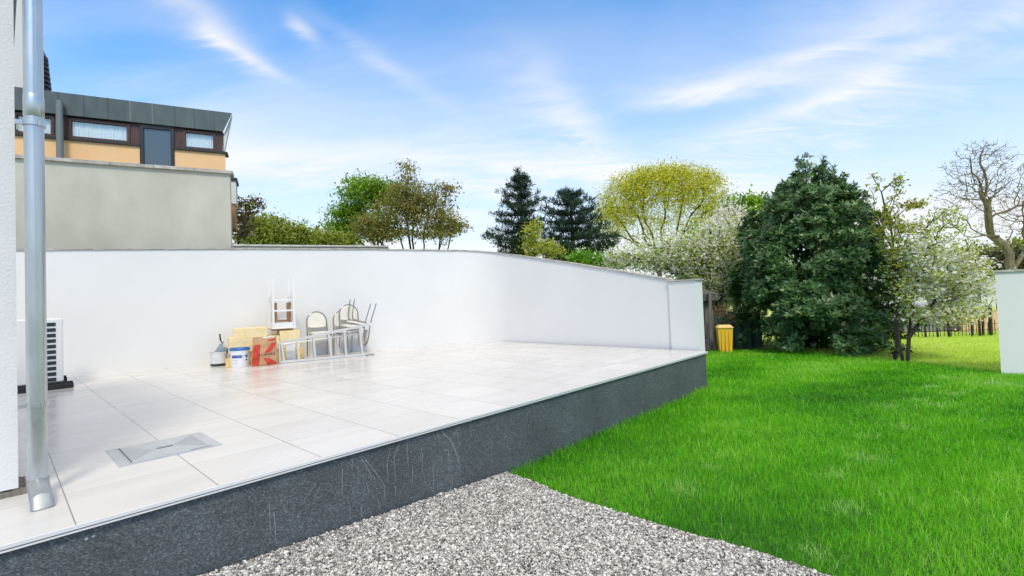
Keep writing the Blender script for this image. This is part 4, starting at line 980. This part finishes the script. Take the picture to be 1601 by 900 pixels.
# maples left of centre
tree('maple_tree', 'broad maple with fresh green leaves on the left of the bronze leaved tree', 'tree', [[(592, 480), (590, 420), (590, 400)], [(590, 400), (578, 360), (560, 325)], [(590, 400), (592, 350), (590, 305)], [(590, 410), (560, 375), (530, 352)], [(590, 405), (606, 350), (616, 310)]],
     [(575, 302, 46, 28, 3), (606, 300, 30, 20, 1.5), (545, 330, 32, 16, 1.6), (535, 352, 28, 10, 1.4), (528, 374, 26, 8, 1.2), (580, 345, 40, 24, 1.2)], 30, 420, .14, .008,
     [('crown', 'maple', 24, (.34, .34, .13), .17, dict(up=.6, spread=.2, frac=.85))], bark='bark_dark')
tree('bronze_tree', 'spreading open tree with bronze olive young leaves behind the white wall', 'tree', [[(648, 480, .5), (646, 420, .5), (640, 345, .4), (636, 290, .4)], [(640, 480, .5), (634, 400, .4), (618, 340, .3)], [(655, 480, .5), (664, 400, .4), (668, 330, .4), (660, 285, .3)], [(662, 480, .5), (682, 400, .4), (694, 345, .4), (704, 300, .4)], [(634, 480, .5), (622, 405, .3), (596, 368, .3)], [(668, 480, .5), (692, 405, .4), (714, 362, .4)], [(651, 480, .5), (654, 410, .5), (652, 310, .4)]],
     [(638, 312, 34, 36, 3), (668, 322, 40, 40, 3), (612, 340, 46, 30, 2.4), (575, 358, 34, 18, 1.2), (690, 350, 34, 26, 2), (636, 270, 10, 20, .5), (714, 354, 16, 8, .5), (702, 300, 14, 20, .5), (600, 365, 26, 14, .8), (660, 368, 60, 12, 1.4)], 26, 620, .11, .007,
     [('crown', 'olive_leaf', 20, (.26, .26, .11), .125, dict(up=.5, spread=.25))], alpha=.2, bark='bark_dark', swob=.14)
tree('hedge_tree', 'rounded olive green tree just right of the grey rendered wall', 'tree', [[(430, 480), (428, 400)], [(395, 480), (392, 395)]],
     [(425, 365, 44, 26, 3), (465, 368, 26, 18, 1.6), (400, 358, 32, 26, 1.5)], 24, 330, .13, .010, [('crown', 'hedge_leaf', 15, (.26, .26, .2), .17, dict(spread=.25))])
tree('hedge_tree', 'small dull shrub between the olive tree and the green maple', 'tree', [[(505, 480), (503, 400)]], [(505, 372, 26, 14, 2), (488, 376, 14, 10, 1), (540, 378, 24, 10, 1.2)], 26, 130, .1, .01, [('crown', 'hedge_leaf', 14, (.26, .26, .18), .18, {})])
# bare vine and sticks heaped at the end of the grey wall
def vine():
    st = [[at(368, 400, 13.2), at(374, 372, 13.2), at(384, 345, 13.2)]]
    T = in_lobes([(385, 345, 16, 30, 3), (392, 318, 20, 10, 1.5), (378, 365, 10, 14, 1), (402, 318, 10, 7, .5)], 110, 13.2, .5)
    A, par, isT, ns = skeleton([[np.array(p) for p in s_] for s_ in st], T, .2, .12, 0)
    o0 = np.array([st[0][0].x, st[0][0].y, 0]); t = thing('climbing_vine', 'dry climbing plant and loose sticks heaped beside the grey wall corner', 'plant', tuple(o0))
    limbs_mesh(A-o0, par, .035, .006).build('trunk', M['bark_dark'], t)
    b = MB()
    for i in range(34):
        c = np.array(at(random.uniform(368, 398), random.uniform(318, 372), 13.2+random.uniform(-.2, .3)))-o0; L = random.uniform(.12, .42); a = random.uniform(-.35, .35)
        d = np.array([math.cos(a), random.uniform(-.5, .5), math.sin(a)*.7+.12]); b.tube([c-d*L/2, c+d*L/2], random.uniform(.012, .028), 6)
    for (p, q) in (((370, 372), (409, 318)), ((400, 317), (413, 327)), ((371, 305), (388, 317)), ((366, 345), (374, 318))):
        b.tube([np.array(at(*p, 13.0))-o0, np.array(at(*q, 13.0))-o0], .014, 6)
    b.build('sticks', M['old_wood'], t, True)
    V, F, r = leaf_cloud(A[isT]-o0, 7, .07, .075); fast('crown', V, F, M['twig_leaf'], t, r)
    V, F, r = leaf_cloud(np.array([np.array(at(371, 375, 13.1))-o0, np.array(at(390, 322, 13.1))-o0, np.array(at(381, 318, 13.1))-o0]), 45, .09, .09); fast('foliage', V, F, M['hedge_leaf'], t, r)
vine()
# the two pines
def pine(label, Y, base, top, whorls, seed, k=26):
    global RNG; RNG = np.random.default_rng(seed)
    P0, P1 = np.array(at(base, 470, Y)), np.array(at(top[0], top[1], Y)); P0[2] = 0
    t = thing('pine_tree', label, 'tree', tuple(P0)); b = MB(); b.tube([P0-P0, (P1-P0)*.5+np.array([.1, 0, 0]), P1-P0], [.22, .14, .03], 8, cap=False)
    tips = []
    for (py, lx, rx_) in whorls:         # half widths in px left and right
        z = at(top[0], py, Y).z; f = (z-P0[2])/(P1[2]-P0[2]); c = P0+(P1-P0)*f
        nb = 8
        for j in range(nb):
            a = j/nb*6.283+RNG.uniform(-.4, .4); R = (lx if math.cos(a) < 0 else rx_)*Y/FPX*RNG.uniform(.84, 1.24); R = max(R, .25)
            d = np.array([math.cos(a)*R, math.sin(a)*R*.9, 0]); rise = RNG.uniform(-.02, .20)*R+.12
            q = [c, c+d*.5+np.array([0, 0, rise*.25]), c+d+np.array([0, 0, rise])]
            b.tube([p-P0 for p in q], [.05, .035, .012], 4, cap=False)
            m = max(3, int(R/.30))
            for s_ in np.linspace(.28, 1, m):
                pt = c+d*s_+np.array([0, 0, rise*s_*s_]); 
                for _ in range(2): tips.append(pt+RNG.normal(0, .13+.08*R*(1-s_)*.6, 3)*np.array([1, 1, .35]))
    for _ in range(14): tips.append(P1+RNG.normal(0, .12, 3)+np.array([0, 0, -RNG.uniform(0, .9)]))
    b.build('trunk', M['bark_dark'], t, True)
    C = np.array(tips)-P0
    V, F, r = leaf_cloud(C, k, (.075, .075, .06), .22, aspect=.16, updir=.9, up=0, spread=.2); fast('crown', V, F, M['needle'], t, r)
pine('tall dark pine with layered branches, left of the pair above the sloping wall', 29, 815, (813, 268), [(283, 9, 10), (296, 17, 17), (309, 28, 24), (322, 30, 30), (336, 42, 34), (350, 34, 38), (363, 42, 42), (376, 52, 44), (388, 48, 44), (400, 36, 40)], 21)
pine('shorter dark pine standing close to the right of the taller pine', 27, 897, (891, 298), [(308, 16, 16), (320, 28, 28), (335, 36, 44), (350, 34, 46), (362, 38, 50), (374, 40, 62), (386, 42, 66), (398, 42, 60), (410, 40, 48)], 22, 30)
RNG = np.random.default_rng(5)
tree('elm_tree', 'domed yellow green tree with many rising limbs above the sloping wall', 'tree', [[(1030, 480), (1030, 440), (1028, 415)], [(1028, 425), (1005, 385), (975, 350), (950, 325)], [(1028, 420), (1010, 375), (990, 325), (982, 300)], [(1028, 415), (1020, 365), (1010, 315), (1006, 285)], [(1029, 415), (1036, 360), (1036, 310), (1040, 280)], [(1030, 425), (1054, 385), (1066, 340), (1066, 290)], [(1054, 385), (1078, 345), (1094, 310), (1100, 285)], [(1062, 372), (1095, 345), (1118, 320)], [(1010, 400), (980, 378), (955, 365), (945, 350)], [(1030, 420), (1085, 385), (1112, 355)]],
     [(1035, 290, 92, 32, 5), (975, 318, 46, 30, 2.2), (1095, 300, 42, 38, 2.4), (1035, 325, 90, 26, 1.5), (1030, 275, 60, 15, 2.0), (952, 350, 26, 32, 1.3), (1114, 345, 26, 34, 1.4), (1000, 360, 44, 26, 1.0), (1075, 360, 44, 26, 1.0)], 38, 2100, .20, .009,
     [('crown', 'elm', 13, (.30, .30, .22), .13, dict(spread=.22, side=lambda C: (px_of(C)[1] < 362+RNG.normal(0, 34, len(C))))), ('foliage', 'elm', 9, (.34, .34, .28), .13, dict(frac=.45, spread=.2, side=lambda C: px_of(C)[1] > 330))], bark='bark', alpha=.12, shell=.30, lift=.0, wob=.08, swob=.16)
tree('broadleaf_tree', 'leafy bright green tree partly hidden behind the dark evergreen bush', 'tree', [[(1165, 480), (1163, 400), (1160, 370)]],
     [(1160, 335, 26, 26, 2), (1135, 380, 34, 40, 2), (1180, 325, 16, 16, 1), (1100, 370, 24, 24, 1)], 30, 300, .2, .012, [('crown', 'maple', 24, (.34, .34, .24), .24, {})])
# blossoming trees behind the sloping wall
tree('blossom_tree', 'white blossoming apple tree with leaning dark trunk behind the pier', 'tree', [[(1120, 560), (1119, 500), (1113, 455), (1096, 428), (1078, 410)], [(1121, 560), (1124, 480), (1135, 430)]],
     [(1075, 398, 55, 32, 3), (1020, 404, 44, 22, 1.8), (970, 408, 30, 14, 1), (1130, 380, 38, 46, 2.6), (1095, 440, 45, 30, 1.4), (1140, 450, 26, 34, 1.4), (1120, 480, 18, 18, .4)], 15.5, 560, .13, .006,
     [('crown', 'spring_leaf', 15, (.15, .15, .11), .085, dict(spread=.25)), ('blossom', 'petal', 22, (.17, .17, .13), .066, dict(aspect=.9, spread=.2, up=1.1, frac=.9))], bark='bark_dark')
tree('blossom_tree', 'upright pale pink blossoming tree behind the leaning apple tree', 'tree', [[(1150, 520), (1148, 420), (1146, 390)]],
     [(1145, 352, 28, 30, 2), (1118, 368, 28, 24, 1), (1165, 385, 24, 36, 1.4)], 19, 260, .1, .007, [('blossom', 'petal_pink', 26, (.16, .16, .2), .07, dict(aspect=.9, updir=.5)), ('crown', 'spring_leaf', 5, (.18, .18, .14), .09, {})], bark='bark_dark')
tree('sapling', 'thin sapling with sparse yellow green leaves in front of the taller pine', 'tree', [[(838, 470), (836, 400), (832, 372)], [(850, 470), (852, 410), (856, 392)]],
     [(832, 362, 16, 20, 2), (845, 388, 26, 14, 2), (828, 390, 14, 12, 1), (866, 392, 16, 10, .8)], 17, 120, .03, .005, [('crown', 'gold_leaf', 9, (.10, .10, .09), .09, dict(spread=.2)), ('foliage', 'spring_leaf', 5, (.1, .1, .09), .08, {})])
tree('hedge_shrub', 'vivid green conifer shrub peeking over the sloping wall', 'shrub', [[(918, 500), (917, 430)]], [(918, 410, 30, 13, 3), (900, 408, 16, 8, 1), (938, 412, 18, 8, 1)], 16.5, 170, .05, .006, [('crown', 'bright_leaf', 26, (.12, .12, .12), .10, dict(aspect=.3, updir=.5))])
tree('hedge_shrub', 'loose green shrub filling the gap behind the pier', 'shrub', [[(1098, 560), (1097, 500)]], [(1100, 450, 24, 22, 2), (1075, 432, 30, 12, 1), (1120, 470, 16, 16, .5)], 17.5, 150, .05, .006, [('crown', 'bright_leaf', 22, (.16, .16, .14), .11, {})])
# dry vine over the green sheet
tree('dry_vine', 'leafless pinkish dry vine hanging over the green sheet', 'plant', [[(1122, 549), (1121, 500), (1124, 488)]], [(1130, 484, 17, 10, 2), (1140, 497, 12, 12, 1)], 13.4, 90, .018, .004, [('crown', 'twig_leaf', 5, (.05, .05, .05), .045, dict(crnd=None))], wob=.15)
# bluebells
def bluebells():
    for i in range(7):
        c = on_z(1096+i*2.6, 551, 0); c = np.array([c[0], 13.35+random.uniform(-.12, .25), 0]); h = random.uniform(.26, .42)
        t = thing('bluebell', 'blue bluebell clump flowering in front of the plank shed', 'flower', tuple(c), 0, 'bluebells in front of the shed')
        b = MB()
        for q in range(7):
            a = random.uniform(0, 6.28); b.tube([(0.02*math.cos(a), .02*math.sin(a), 0), (.06*math.cos(a), .06*math.sin(a), h*.6), (.11*math.cos(a), .11*math.sin(a), h*random.uniform(.8, 1.05))], [.006, .005, .003], 4)
        b.build('stem', M['needle'], t)
        V, F, r = leaf_cloud(np.array([(RNG.normal(0, .08), RNG.normal(0, .08), h*RNG.uniform(.7, 1.02)) for _ in range(9)]), 9, .028, .036, aspect=.8); fast('blossoms', V, F, M['bluebell'], t, r)
bluebells()
# the big dark evergreen
def laurel():
    Yb = 13.2; ctr = np.array(at(1277, 560, Yb)); ctr[2] = 0
    t = thing('evergreen_shrub', 'huge dense dark evergreen bush with glossy leaves at the lawn edge', 'shrub', tuple(ctr))
    prof = [(560, 104), (540, 114), (500, 120), (450, 116), (400, 105), (350, 86), (320, 68), (300, 48), (280, 30), (262, 14), (250, 4)]
    zc = [at(1280, p, Yb).z for p, _ in prof]; rc = [w_*Yb/FPX for _, w_ in prof]; zc[0] = 0.0
    n = 9500
    nl = 330; zz = np.r_[RNG.uniform(0.15, zc[-1], nl*4)]; R = np.interp(zz, zc, rc); keep = RNG.uniform(0, max(rc), len(zz)) < R+.12; zz, R = zz[keep][:nl], R[keep][:nl]; nl = len(zz)
    a = RNG.uniform(0, 2*math.pi, nl); lump = .98+.08*np.sin(a*3+zz*1.7)+.07*np.sin(a*7-zz*3.1+1); dl_ = np.clip(1-np.abs(RNG.normal(0, .16, nl)), .3, 1); lr = RNG.uniform(.22, .46, nl)*np.clip(R/1.2, .5, 1)
    LC = np.c_[np.cos(a)*(R*lump*dl_-lr*.55), np.sin(a)*(R*lump*dl_-lr*.55), zz]
    w_ = lr**2; k_ = RNG.choice(nl, n, p=w_/w_.sum()); u = RNG.normal(0, 1, (n, 3)); ou = LC[k_]*np.array([1, 1, 0]); ou /= np.linalg.norm(ou, axis=1)[:, None]+1e-6
    u /= np.linalg.norm(u, axis=1)[:, None]; u = u+ou*.65+np.array([0, 0, .35]); u /= np.linalg.norm(u, axis=1)[:, None]
    C = LC[k_]+u*lr[k_][:, None]*np.array([1, 1, .8])*RNG.uniform(.8, 1.08, (n, 1)); C = C[C[:, 2] > .03]
    core = 900; zz = RNG.uniform(.1, zc[-1]*.85, core); R = np.interp(zz, zc, rc)*.62*np.sqrt(RNG.uniform(0, 1, core)); a = RNG.uniform(0, 6.283, core); C = np.r_[C, np.c_[np.cos(a)*R, np.sin(a)*R, zz]]
    # leading shoots that break the outline
    sh_ = []; b = MB()
    for (px, py, ln) in ((1290, 248, 34), (1262, 252, 30), (1305, 262, 30), (1320, 275, 30), (1240, 285, 30), (1335, 290, 28), (1215, 298, 26), (1200, 322, 26), (1352, 312, 26), (1372, 335, 24), (1277, 262, 26), (1195, 350, 20), (1228, 300, 24), (1252, 275, 22), (1372, 372, 22), (1197, 306, 20), (1300, 285, 20)):
        for q in range(2):
            tp = np.array(at(px+random.uniform(-5, 5), py+random.uniform(-3, 6), Yb+random.uniform(-.9, .5)))-ctr; bt = tp*np.array([.86, .86, 1])-np.array([0, 0, ln*Yb/FPX])
            b.tube([bt, tp], [.012, .005], 4)
            for f in np.linspace(0, 1, 6): sh_.append(bt+(tp-bt)*f)
    for k in range(26):
        a_ = k*.9; zz = .3+k*.14; rr = float(np.interp(zz, zc, rc))*.8; b.tube([(0.15*math.cos(a_), .15*math.sin(a_), zz*.3), (rr*.5*math.cos(a_), rr*.5*math.sin(a_), zz*.8), (rr*math.cos(a_), rr*math.sin(a_), zz)], [.05, .03, .01], 5)
    for k in range(5): b.tube([(.2*math.cos(k*1.3), .2*math.sin(k*1.3), 0), (.4*math.cos(k*1.3), .4*math.sin(k*1.3), 2.0), (.3*math.cos(k*1.3), .3*math.sin(k*1.3), 3.6)], [.09, .06, .02], 7)
    b.build('trunk', M['bark_dark'], t, True)
    C = np.r_[C, np.array(sh_)]
    # rosettes of leaves pointing outward and up from each shoot tip
    k = 11; n = len(C); out = C*np.array([1, 1, 0]); out /= np.linalg.norm(out, axis=1)[:, None]+1e-6; ax = out*.75+np.array([0, 0, .75])+RNG.normal(0, .35, (n, 3)); ax /= np.linalg.norm(ax, axis=1)[:, None]
    axr = np.repeat(ax, k, 0); d = RNG.normal(0, 1, (n*k, 3)); d -= axr*np.sum(d*axr, 1)[:, None]; d /= np.linalg.norm(d, axis=1)[:, None]
    tilt = RNG.uniform(.1, .95, (n*k, 1)); dr_ = d+axr*tilt; dr_ /= np.linalg.norm(dr_, axis=1)[:, None]
    sd_ = np.cross(axr, dr_); sd_ /= np.linalg.norm(sd_, axis=1)[:, None]+1e-9; nn = np.cross(dr_, sd_)
    s = (.128*np.clip(RNG.normal(1, .22, n*k), .5, 1.6))[:, None]; pos = np.repeat(C, k, 0)+axr*RNG.uniform(-.05, .03, (n*k, 1))
    V = np.stack([pos, pos+dr_*s*.5+sd_*s*.165-nn*s*.03, pos+dr_*s-nn*s*.06, pos+dr_*s*.5-sd_*s*.165-nn*s*.03], 1).reshape(-1, 3)
    base = RNG.beta(2, 3, n)*.75+np.where(RNG.uniform(0, 1, n) < .11, .35, 0); r = np.clip(np.repeat(base, k)+RNG.normal(0, .08, n*k), 0, 1)
    fast('crown', V, np.arange(n*k*4).reshape(-1, 4), M['laurel'], t, r)
laurel()
# flowering cherry in front right of the bush
tree('blossom_tree', 'white flowering cherry with forked dark trunk on the lawn edge right of the bush', 'tree',
     [[(1419, 567), (1420, 545), (1421, 528), (1432, 512), (1450, 490), (1462, 470)], [(1420, 567, .02), (1420, 530, .02), (1424, 500, .2), (1423, 460, .2), (1440, 430, .2)], [(1412, 566, .1), (1406, 540, .1), (1402, 500, .2), (1402, 440, .3), (1396, 380, .3)]],
     [(1465, 420, 62, 55, 4), (1500, 450, 44, 46, 2.4), (1435, 390, 42, 42, 2.2), (1420, 450, 22, 50, 1.0), (1480, 490, 60, 18, 1.4), (1470, 350, 34, 26, 1.0), (1530, 430, 22, 30, .8), (1412, 370, 16, 36, .6)], 10.1, 430, .038, .0035,
     [('crown', 'gold_leaf', 4, (.085, .085, .06), .066, dict(spread=.22, frac=.8)), ('leaves', 'spring_leaf', 10, (.09, .09, .07), .062, dict(side=lambda C: px_of(C)[0] > 1380)),
      ('blossom', 'petal', 17, (.09, .09, .06), .055, dict(aspect=.95, spread=.2, up=1.1, side=lambda C: (px_of(C)[1] > 372+RNG.normal(0, 20, len(C))) & (px_of(C)[0] > 1412+RNG.normal(0, 12, len(C)))))], bark='bark_dark', alpha=.3)
tree('cherry_tree', 'slender young tree with upright leafy shoots rising beside the dark bush', 'tree',
     [[(1402, 566, .3), (1400, 480, .3), (1396, 380, .3), (1388, 340, .3), (1378, 300, .3), (1362, 272, .3)], [(1396, 380, .3), (1392, 335, .3), (1402, 300, .3), (1410, 276, .3)], [(1396, 385, .3), (1400, 340, .3), (1425, 318, .3), (1452, 316, .3)], [(1400, 420, .3), (1405, 375, .3), (1430, 352, .3), (1443, 345, .3)], [(1400, 400, .3), (1385, 370, .3), (1372, 345, .3), (1366, 320, .3)]],
     [(1388, 350, 14, 46, 2), (1370, 290, 9, 20, .8), (1406, 288, 7, 16, .5), (1430, 320, 22, 4, .6), (1425, 355, 18, 6, .6), (1398, 410, 16, 36, .8)], 10.3, 120, .03, .004,
     [('crown', 'gold_leaf', 5, (.04, .04, .04), .065, dict(spread=.25)), ('leaves', 'hedge_leaf', 3, (.05, .05, .05), .075, {})], bark='bark', alpha=.15)
o = tree('shrub_stump', 'short cut stump with a few green sprouts beside the cherry trunk', 'shrub', [[(1399, 566), (1399, 557), (1400, 552)]], [(1400, 545, 14, 8, 1)], 10.4, 14, .04, .006, [('crown', 'laurel', 7, (.08, .08, .04), .08, {})], bark='bark_dark')
# leafless tree at the right
tree('bare_tree', 'large leafless tree with twisting limbs behind the right hand wall', 'tree',
     [[(1585, 520), (1584, 420), (1574, 395), (1562, 370), (1548, 340), (1540, 318), (1532, 300)], [(1584, 420), (1594, 395), (1604, 385), (1625, 378)], [(1574, 395), (1552, 386), (1530, 388), (1515, 395)], [(1562, 368), (1540, 366), (1512, 374)], [(1548, 340), (1570, 330), (1590, 322), (1615, 312)], [(1540, 318), (1530, 290), (1520, 270), (1514, 250)], [(1538, 312), (1538, 280), (1532, 255), (1540, 235)]],
     [(1535, 280, 66, 55, 5), (1500, 310, 44, 40, 2), (1590, 300, 60, 60, 4), (1535, 235, 45, 20, 1.5), (1560, 350, 60, 22, 1), (1480, 340, 24, 24, .5), (1640, 330, 50, 50, 2)], 22, 1500, .19, .005,
     [('crown', 'twig_leaf', 2, (.12, .12, .12), .06, dict(frac=.5))], bark='bark_pale', alpha=.3, shell=.45, wob=.12, lift=.05, expo=.62, swob=.12)
# dark ivy hedge and far scrub
tree('hedge_shrub', 'dark bushy hedge below the leafless tree, behind the right wall', 'shrub', [[(1560, 520), (1560, 420)], [(1600, 520), (1600, 420)]], [(1560, 410, 34, 18, 2), (1600, 412, 34, 20, 2), (1640, 410, 34, 24, 2), (1530, 425, 20, 10, .6)], 26, 200, .08, .012, [('crown', 'twig_leaf', 14, (.3, .3, .2), .16, dict(crnd=None)), ('ivy', 'needle', 18, (.3, .3, .22), .17, {})])
tree('hedge_tree', 'far wooded rise behind the distant pale house', 'tree', [[(1460, 500), (1460, 440)], [(1540, 500), (1540, 440)], [(1400, 500), (1400, 440)]], [(1440, 412, 60, 20, 2), (1520, 405, 60, 22, 2), (1600, 395, 60, 22, 2), (1380, 420, 50, 18, 2)], 60, 260, .2, .03, [('crown', 'hedge_leaf', 16, (.8, .8, .5), .42, {})])

# ------------------------------------------------------------------ grass
def blades(name, label, P, h, wd, mname, r):
    n = len(P); a = RNG.uniform(0, 6.283, n); lean = np.abs(RNG.normal(.0, .58, n)); la = RNG.uniform(0, 6.283, n)
    s = np.c_[np.cos(a), np.sin(a), 0*a]; L = np.c_[np.cos(la)*lean, np.sin(la)*lean, 0*a]; up = np.array([0, 0, 1.])
    h = h[:, None]; wd = wd[:, None]
    b0, b1 = P-s*wd*.5, P+s*wd*.5; m = P+(L*.35+up*.62)*h; t = P+(L*1.1+up*(1-.25*lean[:, None]))*h
    V = np.stack([b0, b1, m+s*wd*.42, m-s*wd*.42, t+s*wd*.07, t-s*wd*.07], 1).reshape(-1, 3)
    k = (np.arange(n)*6)[:, None]; F = np.stack([k+np.array([0, 1, 2, 3]), k+np.array([3, 2, 4, 5])], 1).reshape(-1, 4)
    o = fast(name, V, F, M[mname], None, np.repeat(r, 2)); tag(o, label, 'grass', kind='stuff'); return o
def noise2(x, y, seed, freqs=((.35, 1), (.9, .6), (2.2, .35), (5, .2))):
    g = np.random.default_rng(seed); v = 0
    for f, a in freqs:
        for _ in range(3):
            th = g.uniform(0, 6.28); v = v+a*np.sin((x*np.cos(th)+y*np.sin(th))*f*6.28*.5+g.uniform(0, 6.28))
    return v/4
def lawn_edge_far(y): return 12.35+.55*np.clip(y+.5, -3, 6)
def do_grass():
    N_ = 2600000
    x = RNG.uniform(2.9, 26, N_); y = RNG.uniform(-9, 9.5, N_); pxy = np.outer(x, D.ex)+np.outer(y, D.ey); d = np.linalg.norm(pxy, axis=1)
    dens = np.clip((5.5/d)**1.4, 0, 1); keep = RNG.uniform(0, 1, N_) < dens; x, y, pxy, d = x[keep], y[keep], pxy[keep], d[keep]
    ge = np.where(y < FA, 3.11+.035*np.sin(y*1.9)+.012*np.sin(y*7+1)+np.maximum(0, y-1.8)*.10+.018*RNG.normal(0, 1, len(y))+.02*np.sin(y*23+np.sin(y*9)*2), np.where(x > 8.55, 0, 99))
    k = (x > ge) & (pxy[:, 1] < 13.3+np.where(pxy[:, 0] > 8, 2.5, 0)); x, y, pxy, d = x[k], y[k], pxy[k], d[k]
    P = np.c_[pxy, np.zeros(len(x))-.012]; k = visible(P, 1300, 900); P, x, y, d = P[k], x[k], y[k], d[k]
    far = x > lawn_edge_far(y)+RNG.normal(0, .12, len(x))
    print('blades', len(x), far.sum())
    nz = noise2(P[:, 0], P[:, 1], 3); n2 = noise2(P[:, 0]*2.3, P[:, 1]*2.3, 8)
    grow = np.clip(d/6, .8, 2.2)
    edge_d = np.minimum(np.where(y < FA+.6, np.abs(y-FA), 9), 9)
    h = (.050+.020*nz+.016*RNG.normal(0, 1, len(x)))*(1+.7*np.exp(-edge_d*6))*np.where(far, .8, 1); h = np.clip(h, .02, .20); tall = RNG.uniform(0, 1, len(x)) < .018; h = np.where(tall, h*1.7, h)
    wd = .0036*grow*np.clip(RNG.normal(1, .25, len(x)), .5, 1.8)
    r = np.clip(+.44+.22*nz+.20*n2+RNG.normal(0, .17, len(x)), 0, .80); r = np.where(tall, np.clip(r+.25, 0, .95), r)
    # flattened pale patches along an old path of steps
    for (px, py, rad) in ((1272, 856, .09), (1317, 788, .13), (1310, 737, .10), (1355, 712, .15), (1350, 677, .11), (1408, 663, .13), (1388, 632, .15), (1430, 622, .13), (1490, 612, .16), (1455, 602, .14), (1560, 596, .3), (1480, 588, .2), (1068, 757, .12), (1110, 725, .08), (1465, 630, .12)):
        c = on_z(px, py, .03); q = ((P[:, 0]-c[0])**2+(P[:, 1]-c[1])**2)/rad**2; m = (RNG.uniform(0, 1, len(x)) < .85*np.exp(-q*1.0)) & ~far
        r = np.where(m, np.clip(.88+.14*RNG.normal(0, 1, len(x)), .62, 1), r); h = np.where(m, h*.85, h)
    blades('lawn_grass', 'vivid green mown lawn grass in front of the terrace and bush', P[~far], h[~far], wd[~far], 'grass', r[~far])
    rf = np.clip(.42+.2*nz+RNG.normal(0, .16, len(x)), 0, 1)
    blades('meadow_grass', 'pale yellow green meadow grass beyond the lawn, sunlight put into its colour', P[far], h[far], wd[far]*1.2, 'meadow', rf[far])
do_grass()
# fallen petals on the meadow
print('objects', len(bpy.data.objects), 'faces', sum(len(m_.polygons) for m_ in bpy.data.meshes))
